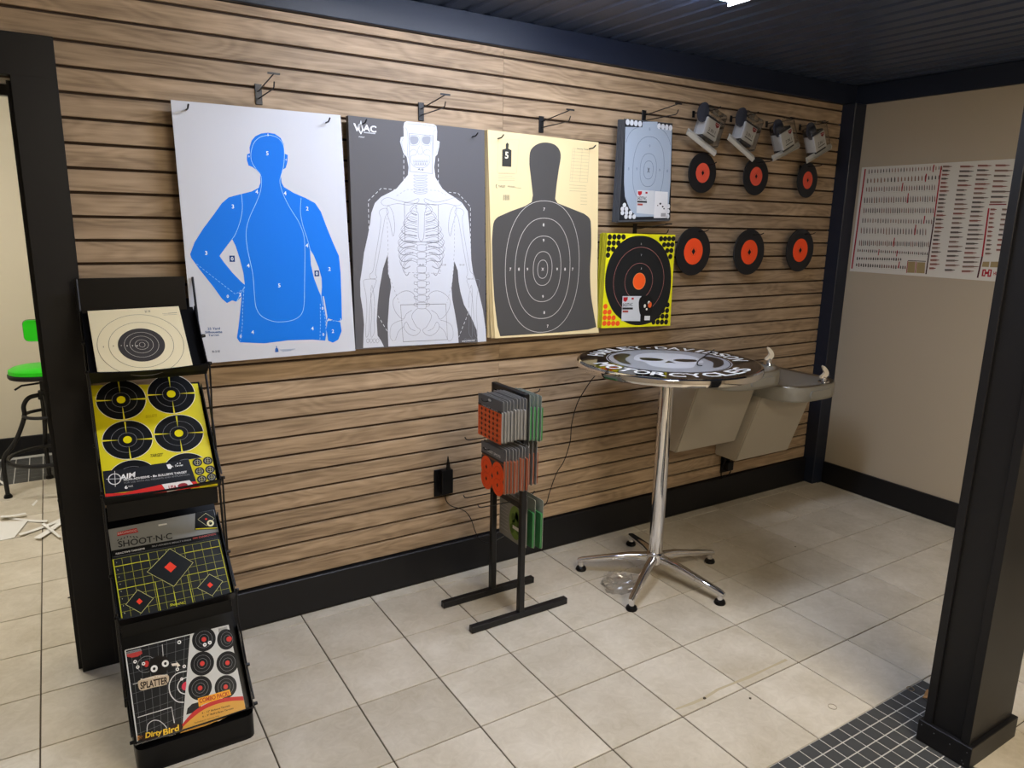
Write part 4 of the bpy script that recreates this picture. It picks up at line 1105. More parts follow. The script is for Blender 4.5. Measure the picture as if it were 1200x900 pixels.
# ---- tier 3: grid target pack
t, S = tier_item(2, 'target_pack', 'grey target pack with yellow grid and black diamonds on the rack', 'target pack', [(92,222),(768,95),(890,640),(176,805)], (110, 580, 5.4556), 0.010, mat('grey_card', '#77787a', 0.35), True)
S.fill('header_print', S.P([(92,222),(768,95),(798,240),(112,365)]), '#8b8d8c', 1)
S.fill('header_print', S.P([(112,358),(798,236),(806,272),(118,398)]), '#17181a', 2)
S.fill('header_print', S.P([(148,240),(272,212),(285,238),(150,265)]), '#b02a2c', 2)
S.textpx('header_print', 'BIRCHWOOD', (152,250), (275,226), 14, '#d8b0b0', 3, 0.02)
for k in range(7): S.line('header_print', S.P([(160+18*k, 272-3*k+4*abs(k-3)), (150+22*k, 284-4*k+4*abs(k-3))]), 0.003, '#2b2c2e', 2)
S.textpx('header_print', 'SHOOT\u00b7N\u00b7C', (155,318), (500,262), 40, '#2b2c2e', 3, 0.015)
S.textpx('header_print', 'REACTIVE TARGETS', (140,378), (325,343), 11, '#d5d6d6', 3, 0.03); S.textpx('header_print', 'SELF-ADHESIVE IMPACT 8 INCH', (372,330), (620,287), 10, '#9a9c9e', 3, 0.02)
S.textpx('header_print', '200 DIAMONDS', (632,280), (780,250), 12, '#b05048', 3, 0.02)
S.fill('header_print', S.P([(412,190),(466,181),(467,190),(413,200)]), '#d5d5d0', 2)
S.fill('header_print', S.P([(648,118),(765,97),(790,220),(645,225)]), '#1d1e1f', 2); S.line('header_print', S.P([(650,219),(790,211)]), 0.004, '#cfc92a', 3)
S.line('header_print', S.P([(715,118),(770,152),(722,198),(665,158)]), 0.0015, '#d8d6a0', 3, True); S.fill('header_print', S.P([(708,155),(718,148),(727,155),(717,163)]), '#e23a2c', 4)
S.line('header_print', S.ellpx(728,762,166,198,20), 0.006, '#f1ecc0', 4, True)
S.fill('grid_print', S.P([(118,400),(806,272),(888,632),(176,795)]), '#232526', 1)
def G(f, g):
    tl_, tr_, br_, bl_ = (122,415),(797,285),(880,640),(182,800)
    a = (tl_[0]+(tr_[0]-tl_[0])*f, tl_[1]+(tr_[1]-tl_[1])*f); b = (bl_[0]+(br_[0]-bl_[0])*f, bl_[1]+(br_[1]-bl_[1])*f)
    return (a[0]+(b[0]-a[0])*g, a[1]+(b[1]-a[1])*g)
GY = '#a9a83c'
for k in range(13): S.line('grid_print', S.P([G(k/12, 0), G(k/12, 1)]), 0.0010 if k not in (0, 12) else 0.003, GY if k not in (0, 12) else '#c9c928', 2)
for k in range(9): S.line('grid_print', S.P([G(0, k/8), G(1, k/8)]), 0.0010 if k not in (8,) else 0.003, GY if k != 8 else '#c9c928', 2)
for L_ in ([G(0,0.5),G(0.35,0.5),G(0.35,1)], [G(0.65,1),G(0.65,0.5),G(1,0.5)], [G(0,0.12),G(0.33,0.12),G(0.33,0)], [G(0.67,0),G(0.67,0.12),G(1,0.12)], [G(0.5,0.72),G(0.5,1)]): S.line('grid_print', S.P(L_), 0.0022, '#c9c932', 3)
for c_, pts in (((490,462),[(485,345),(634,434),(512,586),(341,494)]), ((290,683),[(280,608),(380,663),(303,757),(204,703)]), ((742,577),[(738,508),(824,553),(757,646),(662,596)])):
    S.fill('diamond', S.P(pts), '#1e2021', 4); S.line('diamond', S.P(pts), 0.0016, '#d8d58c', 5, True)
for pts in ([(487,430),(529,460),(492,497),(450,465)], [(290,663),(312,682),(291,702),(271,684)], [(742,560),(762,577),(742,596),(724,578)]): S.fill('diamond', S.P(pts), '#e8452f', 6)
S.textpx('lettering', 'ShootNC', (487,705), (585,688), 16, '#c9c932', 4, 0.02, 0.2)
for k in range(8): S.text('lettering', str(k + 1), S.uv(G(0.03, 0.06 + 0.12 * k)), None, 0.004, '#d5d6c0', 4, bold=0.02)
S.build(t)
# ---- tier 4: black splatter pack
t, S = tier_item(3, 'target_pack', 'black splatter target combo pack with orange banner on lowest rack shelf', 'target pack', [(75,245),(655,102),(748,580),(146,762)], (130, 710, 4.739), 0.010, mat('black_card', '#111214', 0.35, spec=0.32), True)
S.line('border', S.P([(79,248),(652,107),(742,560)]), 0.003, '#d5d5d2', 2); S.line('border', S.P([(79,248),(148,752)]), 0.0035, '#dadad6', 2)
for k in range(7):
    f = (k + 0.6) / 7.2; S.line('grid_print', S.P([(80+360*f, 247-88*f), (148+265*f, 752-105*f)]), 0.0008, '#6d6f72', 2)
for k in range(9):
    g = (k + 0.4) / 9.0; S.line('grid_print', S.P([(80+68*g, 247+500*g), (440-30*g, 160+480*g)]), 0.0008, '#6d6f72', 2)
S.line('grid_print', S.P([(148,620),(337,563),(352,650)]), 0.0024, '#d9d9d6', 3); S.line('grid_print', S.P([(285,215),(290,280)]), 0.002, '#c9c9c6', 3); S.line('grid_print', S.P([(122,437),(165,424)]), 0.002, '#c9c9c6', 3)
S.fill('panel', S.P([(440,158),(652,108),(745,555),(600,640),(398,660)]), '#cfcfcb', 3)
# ringed bullseyes on the grid side
def eye(x, y, rx, ry, rings=(0.7, 0.42), core=0.2, lay=4, base='#111214', ringcol='#8e9094'):
    S.fill('bullseyes', S.ellpx(x-rx, x+rx, y-ry, y+ry, 40), base, lay)
    for f in rings: S.line('bullseyes', S.ellpx(x-rx*f, x+rx*f, y-ry*f, y+ry*f, 32), 0.0008, ringcol, lay + 1, True)
    S.fill('bullseyes', S.ellpx(x-rx*core, x+rx*core, y-ry*core, y+ry*core, 24), '#d2403a', lay + 1)
for x, y in ((516,187),(652,186),(507,321),(647,317),(495,457),(637,450)):
    if x == 652: 
        S.fill('bullseyes', S.ellpx(588,690,128,246,40), '#1a1b1d', 4); S.fill('bullseyes', S.ellpx(640,672,170,200,20), '#d2403a', 6)
        for f in (0.7, 0.42): S.line('bullseyes', S.ellpx(652-60*f, 652+36*f, 186-58*f, 186+58*f, 28), 0.0008, '#8e9094', 5, True)
    elif x > 600: eye(x, y, 64, 66)
    else: eye(x, y, 68, 68)
S.fill('bullseyes', S.P([(418,605),(425,570),(450,545),(485,535),(500,560),(470,590)]), '#1a1b1d', 4)
S.line('splatter', S.P(sp([(420,362),(360,380),(325,430),(330,490),(365,530),(405,536)])), 0.003, '#d8d8d6', 3)
S.line('splatter', S.P(sp([(425,395),(385,415),(370,450),(385,480),(412,490)])), 0.003, '#d8d8d6', 3)
S.fill('splatter', S.P(sp([(418,422),(398,435),(393,455),(403,468),(415,465)], True)), '#d83a50', 3)
S.fill('splatter', S.ellpx(205,330,275,385,36), '#191411', 3); S.line('splatter', S.ellpx(145,245,280,370,32), 0.0012, '#9a9a9a', 2, True); S.fill('splatter', S.ellpx(183,212,305,340,20), '#c23a34', 2)
for x, y, r_, w_ in ((240,350,14,0.006),(302,321,14,0.006),(134,311,7,0.003),(149,341,7,0.003),(181,322,7,0.003),(379,203,8,0.003),(369,353,7,0.003),(407,337,7,0.003),(393,407,6,0.003),(521,217,7,0.004),(549,205,7,0.004)):
    S.line('splatter', S.ellpx(x-r_, x+r_, y-r_, y+r_, 20), w_, '#efeeea', 6, True)
S.fill('splatter', S.P([(335,322),(365,318),(362,308),(386,332),(366,342),(366,332),(340,335)]), '#e6ddd0', 4)
S.fill('lettering', S.P(sp([(150,430),(158,415),(200,400),(260,385),(310,385),(322,395),(318,425),(300,440),(230,455),(165,470)], True)), '#c9b79c', 4)
S.textpx('lettering', 'SPLATTER', (163,445), (316,413), 40, '#2a1a12', 5, 0.03); S.textpx('lettering', 'Reactive Targets', (165,412), (315,383), 13, '#e8e0d0', 5, 0.02)
S.fill('lettering', S.P([(86,268),(170,248),(174,266),(148,282),(118,288),(92,284)]), '#b5403c', 4); S.fill('lettering', S.P([(84,258),(166,238),(170,250),(88,270)]), '#9a9c9e', 5); S.textpx('lettering', 'BIRCHWOOD', (88,264), (166,246), 9, '#34363a', 6, 0.02)
S.fill('banner', S.P(sp([(395,660),(440,605),(500,560),(580,525),(660,508),(733,503)]) + [(738,525)] + sp([(738,525),(660,530),(580,548),(510,580),(450,625),(400,672)])), '#c5302c', 5)
S.fill('banner', S.P(sp([(400,672),(450,625),(510,580),(580,548),(660,530),(738,525)]) + [(747,572),(640,620),(520,668),(385,708)]), '#dba23e', 5)
S.fill('banner', S.P([(482,515),(658,465),(668,495),(600,520),(520,545),(488,562)]), '#f0a92c', 7); S.textpx('banner', 'COMBO PACK!', (490,530), (655,487), 26, '#b8401c', 8, 0.03)
S.textpx('banner', '6 - 12" Bigbore Targets', (505,598), (660,555), 13, '#4a3010', 7, 0.02); S.textpx('banner', '6 - 3" Bull\u2019s-Eyes Targets', (508,617), (680,570), 13, '#4a3010', 7, 0.02)
S.textpx('banner', 'Splatters when hit', (462,652), (600,612), 9, '#5c4418', 7); S.textpx('banner', 'Easy to see', (462,672), (560,645), 9, '#5c4418', 7)
S.fill('lettering', S.P(sp([(148,735),(190,712),(300,690),(360,655),(395,665),(392,690),(340,720),(200,748)], True)), '#2b1410', 6)
S.fill('lettering', S.P([(147,722),(175,722),(172,740),(148,748)]), '#c98a48', 6)
S.textpx('lettering', 'Dirty', (192,726), (283,704), 40, '#f2c63a', 8, 0.03, 0.1); S.textpx('lettering', 'Bird', (290,705), (378,676), 36, '#f2c63a', 8, 0.03, 0.1); S.textpx('lettering', 'TARGETS', (308,724), (358,711), 9, '#e8e0d0', 8, 0.02)
S.line('lettering', S.P(sp([(200,700),(205,660),(235,637),(270,640),(300,665),(310,680)])), 0.002, '#cfcfcf', 4)
for k in range(9): S.line('lettering', S.P([(598 + 5.5*k, 126-1.3*k), (602 + 5.5*k, 152-1.3*k)]), 0.0012, '#3a3b3d', 5)
S.build(t)

# =================================================================== FLOOR STAND WITH CARDED PACKS
SXC = 0.782; YF, YR = -0.412, -0.182
st = thing('hook_stand', 'black square-tube floor stand with hooks for carded packs', 'display stand', (SXC, -0.297, 0))
for y, x0, x1 in ((YF, 0.545, 1.018), (YR, 0.535, 0.998)):
    bm = nb(); box(bm, x0, x1, y - 0.014, y + 0.014, 0.001, 0.029, 0.002); obj('foot_bar', bm, BLKMETAL, st)
    bm = nb(); box(bm, SXC - 0.013, SXC + 0.013, y - 0.013, y + 0.013, 0.028, 0.150, 0.002); obj('post_sleeve', bm, BLKMETAL, st)
    bm = nb(); box(bm, SXC - 0.0115, SXC + 0.0115, y - 0.0115, y + 0.0115, 0.14, 0.965, 0.002); obj('post', bm, BLKMETAL, st)
for z in (0.953, 0.748, 0.495):
    bm = nb(); box(bm, SXC - 0.0115, SXC + 0.0115, YF, YR, z - 0.012, z + 0.012, 0.002); obj('crossbar', bm, BLKMETAL, st)
def stand_hook(y, z, d, ln=0.155):
    bm = nb(); x0 = SXC + d * 0.010
    tube(bm, [(x0, y, z), (x0 + d * (ln - 0.012), y, z + 0.002), (x0 + d * ln, y, z + 0.006), (x0 + d * (ln + 0.006), y, z + 0.016)], 0.0024, 6); obj('hook', bm, BLKMETAL, st)
for (y, z) in ((-0.365, 0.938), (-0.385, 0.748), (-0.235, 0.748), (-0.345, 0.495), (-0.225, 0.495)): stand_hook(y, z, -1)
for (y, z) in ((-0.33, 0.938), (-0.33, 0.748), (-0.31, 0.488)): stand_hook(y, z, 1, 0.11)
HEADER = mat('header_card', '#53565a', 0.35)
CARDBACK = mat('card_back', '#8e8c88', 0.45)
def carded(name, label, group, x, yc, ztop, wy, hz, style, face=-1, thick=0.007):
    """pack hanging on a stand hook; printed side faces -X (face=-1) or +X"""
    t = thing(name, label, 'target pack', (x, yc, ztop - hz), group)
    bm = nb(); z0, z1 = ztop - hz, ztop
    pts = round_poly([(-wy/2, 0), (wy/2, 0), (wy/2, hz), (-wy/2, hz)], 0.008, 3)
    U = Vector((0, face, 0)); O = Vector((x, yc, z0))
    prism(bm, pts, O, U, (0, 0, 1), -thick, -thick + 0.0015)
    obj('card', bm, {'green': mat('green_card', '#9aa096', 0.4), 'orange': CARDBACK, 'disc': CARDBACK, 'bush': CARDBACK}[style], t)
    bm = nb(); prism(bm, round_poly([(-wy/2+.003, 0.003), (wy/2-.003, 0.003), (wy/2-.003, hz*0.74), (-wy/2+.003, hz*0.74)], 0.006, 3), O, U, (0, 0, 1), -thick + 0.0016, -0.0012)
    obj('blister', bm, {'green': mat('green_pack', '#3f7d4a', 0.3), 'orange': mat('clear_grey_edge', '#8f8d8a', 0.3), 'disc': mat('dark_orange_edge', '#8a4a32', 0.3), 'bush': mat('clear_grey_edge', '#8f8d8a', 0.3)}[style], t)
    return t, O, U
def print_orange(t, O, U, wy, hz):
    S = Sheet(O, U, (0, 0, 1), True)
    S.fill('header_print', [(-wy/2, hz*0.72), (wy/2, hz*0.72), (wy/2, hz-0.001), (-wy/2, hz-0.001)], '#5d6064', 1)
    S.fill('header_print', [(-wy/2, hz*0.72), (wy/2, hz*0.72), (wy/2, hz*0.77), (-wy/2, hz*0.77)], '#2b2c2e', 2)
    S.text('header_print', 'TARGET SPOTS', (0, hz*0.745), wy*0.7, 0.006, '#c9c9c9', 3)
    S.fill('header_print', S.ell((0, hz*0.93), 0.012, 0.005, 16), '#d5d5d5', 2)
    S.fill('spots', [(-wy/2, 0.0), (wy/2, 0.0), (wy/2, hz*0.72), (-wy/2, hz*0.72)], '#e85c28', 1)
    n = 6
    for i in range(n):
        for j in range(n):
            cx = -wy/2 + (i + 0.5) * wy / n; cy = (j + 0.5) * hz * 0.72 / n; r = wy / n * 0.48
            S.line('spots', S.ell((cx, cy), r*0.9, r*0.85, 14), 0.0012, '#f08a5c', 2, True)
            d = r * 0.55; S.fill('spots', [(cx-d+wy/n/2, cy), (cx+wy/n/2, cy-d), (cx+d+wy/n/2, cy), (cx+wy/n/2, cy+d)] if i < n-1 else [(cx-d*.2, cy), (cx, cy-d*.2), (cx+d*.2, cy), (cx, cy+d*.2)], '#4a1c12', 3)
    S.build(t)
def print_disc(t, O, U, wy, hz):
    S = Sheet(O, U, (0, 0, 1), True)
    S.fill('header_print', [(-wy/2, hz*0.74), (wy/2, hz*0.74), (wy/2, hz-0.004), (-wy/2, hz-0.004)], '#63666a', 1)
    S.text('header_print', 'TARGET SPOTS', (0, hz*0.82), wy*0.7, 0.010, '#d5d5d5', 2, bold=0.02)
    S.fill('header_print', [(-wy/2, hz*0.70), (wy/2, hz*0.70), (wy/2, hz*0.74), (-wy/2, hz*0.74)], '#26272a', 2)
    OR = '#ff5316'
    S.fill('orange_spots', [(-wy/2+.002, 0.02), (wy/2-.002, 0.02), (wy/2-.002, hz*0.66), (-wy/2+.002, hz*0.66)], '#3a3a3e', 1)
    for i in (-1, 1):
        for j in (0, 1):
            cx = i * wy * 0.25; cy = hz * (0.17 + 0.27 * j); r = wy * 0.255
            S.fill('orange_spots', S.ell((cx, cy), r, r, 28), OR, 2 + j * 0.3)
            S.line('orange_spots', S.ell((cx, cy), r*0.62, r*0.62, 24), 0.0014, '#e03c08', 4, True)
            d = 0.007; S.fill('orange_spots', [(cx-d, cy), (cx, cy-d*1.4), (cx+d, cy), (cx, cy+d*1.4)], '#3a1408', 5)
    S.build(t)
GO, GD = 'orange spot packs on the top hook', 'orange disc packs on the middle hook'
for k in range(8):
    lab = 'card of small orange target spots, front of the top hook stack' if k == 0 else 'card of small orange spots hanging behind the front card'
    t, O, U = carded('target_pack', lab, GO, 0.640 + 0.0145 * k, -0.382 + random.uniform(-.003, .003), 0.962 + random.uniform(-.004, .003), 0.178, 0.168, 'orange', thick=0.010)
    if k == 0: print_orange(t, O, U, 0.178, 0.168)
for k in range(8):
    lab = 'pack of large orange target discs, front of the middle hook stack' if k == 0 else 'pack of large orange discs hanging behind the front pack'
    t, O, U = carded('target_pack', lab, GD, 0.640 + 0.0145 * k, -0.405 + random.uniform(-.004, .004), 0.775 + random.uniform(-.005, .003), 0.172, 0.182, 'disc', thick=0.011)
    if k == 0: print_disc(t, O, U, 0.172, 0.182)
for k in range(4): carded('target_pack', 'green target pack on the far side of the top hook', 'green packs behind the stand', 0.806 + 0.018 * k, -0.345, 0.960 - 0.003 * k, 0.17, 0.19, 'green', face=1, thick=0.012)
for k in range(3): carded('target_pack', 'orange edged target pack on the far side of the middle hook', 'orange packs behind the stand', 0.806 + 0.020 * k, -0.345, 0.765, 0.16, 0.185, 'disc', face=1, thick=0.010)
for k in range(3):
    t, O, U = carded('target_pack', 'pale pack with green leaf print seen through the stand' if k == 0 else 'green edged pack on the far side of the bottom hook', 'leaf print packs on the bottom hook', 0.812 + 0.026 * k, -0.285 - 0.02 * k, 0.505, 0.20, 0.215, 'bush' if k == 0 else 'green', face=-1, thick=0.012)
    if k == 0:
        S = Sheet(O, U, (0, 0, 1), True)
        S.fill('face_print', [(-0.1, 0.0), (0.1, 0.0), (0.1, 0.213), (-0.1, 0.213)], '#8f8d86', 1)
        S.fill('face_print', S.ell((0.03, 0.09), 0.05, 0.075, 28), '#6f8a3e', 2)
        for a in range(7): S.fill('face_print', S.ell((0.03 + 0.025*math.cos(a), 0.09 + 0.035*math.sin(a*1.7)), 0.016, 0.022, 10), '#4d6a28', 3)
        S.fill('face_print', [(0.01, 0.06), (0.07, 0.06), (0.07, 0.075), (0.01, 0.075)], '#d9d6cc', 4); S.fill('face_print', [(0.06, 0.01), (0.09, 0.01), (0.09, 0.03), (0.06, 0.03)], '#d9d9d6', 4)
        for q_ in range(8): S.line('face_print', [(-0.09, 0.03 + 0.016*q_), (-0.03, 0.03 + 0.016*q_)], 0.002, '#b5b3ab', 2)
        S.build(t)

# =================================================================== BAR TABLE
TC = Vector((1.524, -0.425, 0)); TZ = 1.036; TR = 0.402
tb = thing('bar_table', 'round chrome pedestal bar table with black lettered top', 'table', TC)
bm = nb(); lathe(bm, [(0.03, 0.985), (TR - 0.05, 0.992), (TR - 0.012, 0.998), (TR, 1.004), (TR + 0.002, 1.016), (TR, 1.030), (TR - 0.006, 1.035), (TR - 0.012, TZ)], TC, 96)
top = obj('tabletop', bm, CHROME, tb, True)
bm = nb(); lathe(bm, [(TR - 0.013, TZ - 0.002), (TR - 0.013, TZ + 0.0006)], TC, 96); obj('black_glass', bm, mat('black_gloss', '#0e0e10', 0.06, spec=0.6), top, True)
va = math.radians(52)
S = Sheet(TC + Vector((0, 0, TZ + 0.0008)), (math.cos(va - math.pi/2), math.sin(va - math.pi/2), 0), (math.cos(va), math.sin(va), 0), True)
S.line('ring_print', S.ell((0, 0), 0.270, 0.270, 72), 0.004, '#8f9094', 1, True)
S.fill('ring_print', S.ell((0, 0), 0.262, 0.262, 72), '#8e9095', 1)
def arc_text(s_, R_, a0, a1, h, up, col):
    n = len(s_)
    for k, ch in enumerate(s_):
        if ch == ' ': continue
        a = a0 + (a1 - a0) * (k + 0.5) / n
        wd = abs(a1 - a0) * R_ / n * (0.95 if ch not in "-I'" else 0.35)
        rot = a - math.pi/2 if up else a + math.pi/2
        S.text('ring_lettering', ch, (R_ * math.cos(a), R_ * math.sin(a)), wd, h if ch != '-' else h * 0.2, col, 2, rot, bold=0.02)
arc_text('HARLEY-DAVIDSON', 0.323, math.radians(172), math.radians(8), 0.074, True, '#dcdcda')
arc_text('MOTORCYCLES', 0.323, math.radians(202), math.radians(338), 0.072, False, '#dcdcda')
# grey emblem: a plain skull shape
S.fill('emblem', sp([(-0.15,-0.02),(-0.13,0.10),(-0.06,0.17),(0.06,0.17),(0.13,0.10),(0.15,-0.02),(0.11,-0.07),(0.08,-0.16),(0,-0.19),(-0.08,-0.16),(-0.11,-0.07)], True), '#b9bbc0', 3)
for sx in (-1, 1):
    S.fill('emblem', sp([(sx*0.02,0.0),(sx*0.06,0.035),(sx*0.12,0.03),(sx*0.115,-0.02),(sx*0.06,-0.035)], True), '#111214', 4)
    S.fill('emblem', sp([(sx*0.16,0.10),(sx*0.20,0.12),(sx*0.24,0.05),(sx*0.22,-0.08),(sx*0.17,-0.14),(sx*0.19,-0.02)], True), '#16171a', 4)
S.fill('emblem', [(0,-0.02),(0.025,-0.075),(0,-0.065),(-0.025,-0.075)], '#111214', 4)
S.build(top)
bm = nb(); lathe(bm, [(0.032, 0.11), (0.032, 0.986)], TC, 32); obj('column', bm, CHROME, tb, True)
bm = nb(); lathe(bm, [(0.032, 0.965), (0.09, 0.978), (0.11, 0.988)], TC, 32); obj('top_flange', bm, CHROME, tb, True)
bm = nb(); lathe(bm, [(0.020, 0.070), (0.040, 0.075), (0.046, 0.10), (0.042, 0.122), (0.0335, 0.128)], TC, 32); obj('hub', bm, CHROME, tb, True)
for k in range(5):
    a = math.radians(-5 + 72 * k); d = Vector((math.cos(a), math.sin(a), 0)); u = Vector((-d.y, d.x, 0))
    rings = []
    for r_, z, hw, hh in ((0.030, 0.100, 0.021, 0.020), (0.12, 0.094, 0.020, 0.017), (0.25, 0.071, 0.017, 0.014), (0.345, 0.052, 0.0145, 0.012), (0.362, 0.048, 0.011, 0.009)):
        c_ = TC + d * r_ + Vector((0, 0, z))
        rings.append([c_ + u * (hw * math.copysign(abs(math.cos(q))**0.7, math.cos(q))) + Vector((0, 0, hh * math.copysign(abs(math.sin(q))**0.7, math.sin(q)))) for q in [2*math.pi*m_/16 for m_ in range(16)]])
    bm = nb(); loft(bm, rings); leg = obj('leg', bm, CHROME, tb, True)
    f_ = TC + d * 0.343
    bm = nb(); cyl(bm, f_ + Vector((0, 0, 0.020)), f_ + Vector((0, 0, 0.055)), 0.012, 0.012, 14); obj('glide_stem', bm, CHROME, leg, True)
    bm = nb(); lathe(bm, [(0.024, 0.0005), (0.026, 0.006), (0.022, 0.016), (0.012, 0.021)], f_, 20); obj('glide', bm, BLKPLASTIC, leg, True)

# =================================================================== DRINKING FOUNTAIN (two basins)
def fountain(label, x0, x1, zb, zbody, rim, spout_px):
    t = thing('drinking_fountain', label, 'drinking fountain', ((x0 + x1) / 2, YW, zb), 'two-level wall fountain')
    yb0, yb1 = -0.073, -0.190
    zt = rim - 0.085
    bm = nb()
    yb_t = yb0 + (yb1 - yb0) * (zt - zb) / (zbody - zb)
    prof = [(YW - 0.001, zb), (yb0, zb), (yb_t, zt), (YW - 0.001, zt)]
    loft(bm, [[Vector((x, a, b)) for a, b in prof] for x in (x0 + 0.006, x1 - 0.006)])
    bmesh.ops.bevel(bm, geom=[e for e in bm.edges], offset=0.006, segments=2, affect='EDGES')
    body = obj('body_panel', bm, GREYPAINT, t, True)
    xc = (x0 + x1) / 2
    base = [(x0, YW), (x0, -0.402), (x1, -0.402), (x1, YW)]
    def out(s_, dz):
        pts = round_poly(base, [0.004, 0.19, 0.19, 0.004], 14); c0 = Vector((xc, -0.13))
        return [Vector((c0.x + (p[0]-c0.x)*s_, min(YW - 0.001, c0.y + (p[1]-c0.y)*s_), rim + dz)) for p in pts]
    bm = nb()
    loft(bm, [out(0.93, -0.088), out(0.985, -0.082), out(1.0, -0.070), out(1.0, -0.012), out(0.995, -0.006)]); obj('apron', bm, GREYAPRON, t, True)
    bm = nb()
    loft(bm, [out(0.996, -0.006), out(0.985, 0.0), out(0.93, 0.001), out(0.90, -0.004), out(0.80, -0.028), out(0.5, -0.040), out(0.1, -0.044)], cap0=False); basin = obj('basin', bm, STEEL, t, True)
    bm = nb(); lathe(bm, [(0.004, -0.0435), (0.022, -0.042), (0.026, -0.040)], (xc, -0.13, rim), 20); obj('drain', bm, CHROME, basin, True)
    # push pads on the front and sides
    for A, n_, hw in ((Vector((xc, -0.402, 0)), Vector((0, -1, 0)), 0.085), (Vector((x0, -0.10, 0)), Vector((-1, 0, 0)), 0.07), (Vector((x1, -0.10, 0)), Vector((1, 0, 0)), 0.07)):
        c_ = A + Vector((0, 0, rim - 0.046))
        pts = round_poly([(-hw, -0.021), (hw, -0.021), (hw, 0.021), (-hw, 0.021)], 0.018, 5)
        bm = nb(); prism(bm, pts, c_, Vector((0, 0, 1)).cross(n_), (0, 0, 1), -0.004, 0.007)
        bmesh.ops.bevel(bm, geom=[e for e in bm.edges if len(e.link_faces) == 2 and abs(e.link_faces[0].normal.dot(e.link_faces[1].normal)) < 0.5], offset=0.002, segments=1, affect='EDGES') if False else None
        obj('push_pad', bm, mat('push_pad_grey', '#98958b', 0.4, metal=0.2), t)
    # bubbler
    s = at_z(*spout_px, rim)
    bm = nb(); lathe(bm, [(0.030, -0.002), (0.028, 0.004), (0.013, 0.006), (0.013, 0.026), (0.009, 0.030)], s, 24); sp_ = obj('bubbler_base', bm, CHROME, t, True)
    dirv = Vector((math.cos(-0.56), math.sin(-0.56), 0))
    pts = sp([(-0.022,0.022),(-0.021,0.030),(-0.012,0.040),(-0.004,0.052),(-0.010,0.066),(-0.016,0.080),(-0.013,0.090),(-0.004,0.086),(0.010,0.072),(0.019,0.055),(0.019,0.040),(0.010,0.028),(0.004,0.022)], True)
    bm = nb(); prism(bm, pts, s, dirv, (0, 0, 1), -0.010, 0.010)
    obj('bubbler_guard', bm, mat('cream_rubber', '#d9cbb0', 0.3), sp_)
    return t
fountain('higher stainless wall drinking fountain partly behind the bar table', 1.965, 2.437, 0.437, 0.80, 0.914, (901, 426.5))
fountain('lower stainless wall drinking fountain next to the corner post', 2.443, 2.915, 0.312, 0.665, 0.800, (965, 447.5))

# =================================================================== OUTLETS AND CORDS
def outlet(label, x, z, wd=0.074, hd=0.120):
    t = thing('wall_outlet', label, 'outlet', (x, YW, z - hd/2))
    bm = nb(); box(bm, x - wd/2, x + wd/2, YW - 0.006, YW - 0.0004, z - hd/2, z + hd/2, 0.002); pl = obj('cover_plate', bm, BLKPLASTIC, t)
    for dz in (-0.026, 0.026):
        bm = nb(); box(bm, x - 0.017, x + 0.017, YW - 0.0085, YW - 0.0055, z + dz - 0.014, z + dz + 0.014, 0.002); obj('socket', bm, mat('dark_socket', '#1a1a1d', 0.5), pl)
    return t
outlet('black wall outlet plate beside the hook stand', 0.664, 0.460, 0.076, 0.128)
outlet('black wall outlet plate under the lower drinking fountain', 2.545, 0.245)
# adapter with its cord running to the table
t = thing('power_adapter', 'black plug-in adapter with thin cord running up to the bar table', 'power adapter', (0.68, YW - 0.03, 0.40))
bm = nb(); box(bm, 0.648, 0.704, YW - 0.042, YW - 0.0088, 0.412, 0.526, 0.004, 2); obj('adapter_body', bm, BLKPLASTIC, t)
bm = nb(); tube(bm, [(0.684, YW - 0.03, 0.526), (0.684, YW - 0.03, 0.545), (0.683, YW - 0.03, 0.588)], 0.006, 8, [0.011, 0.009, 0.002]); obj('upright_plug', bm, BLKPLASTIC, t)
cp = [at_y(521.5, 580, 0.05), at_y(523, 587, 0.052), at_y(529, 593, 0.055), at_y(541, 597, 0.06), at_y(548, 602, 0.06), at_y(553, 611, 0.06), at_y(557, 623, 0.06), at_y(563, 633, 0.058), at_y(575, 636, 0.05), at_y(595, 625, 0.045), at_y(615, 606, 0.045),
      at_y(630, 598, 0.05), at_y(640, 590, 0.05), at_y(644, 577, 0.05), at_y(652, 555, 0.045), at_y(661, 540, 0.03), at_y(668, 518, 0.0), at_y(670, 497, -0.04), at_y(676, 474, -0.10), at_y(686, 456, -0.16), at_y(698, 440, -0.21)]
edge = at_z(703.5, 434.5, TZ + 0.003)
ev = edge - TC; ev.z = 0
edge_out = TC + ev.normalized() * (TR + 0.004) + Vector((0, 0, TZ - 0.012)); edge_top = TC + ev.normalized() * (TR - 0.012) + Vector((0, 0, TZ + 0.0045))
cp = cp + [edge_out, edge_top]
cp.append(edge_top + (TC - edge_top).normalized() * 0.03)
cp[-1].z = TZ + 0.004
bm = nb(); tube(bm, spline(cp, 5), 0.0022, 6); obj('cord', bm, BLKPLASTIC, t, True)
t = thing('coiled_cord', 'thin black cord bent across the tabletop', 'cord', at_z(830, 420, TZ))
bm = nb(); tube(bm, spline([at_z(837, 409.5, TZ + 0.005), at_z(829, 415, TZ + 0.005), at_z(820, 421.5, TZ + 0.005), at_z(817.5, 424, TZ + 0.005), at_z(817.5, 427.5, TZ + 0.005), at_z(823, 428.5, TZ + 0.005)], 5), 0.0022, 6); obj('cord', bm, BLKPLASTIC, t, True)
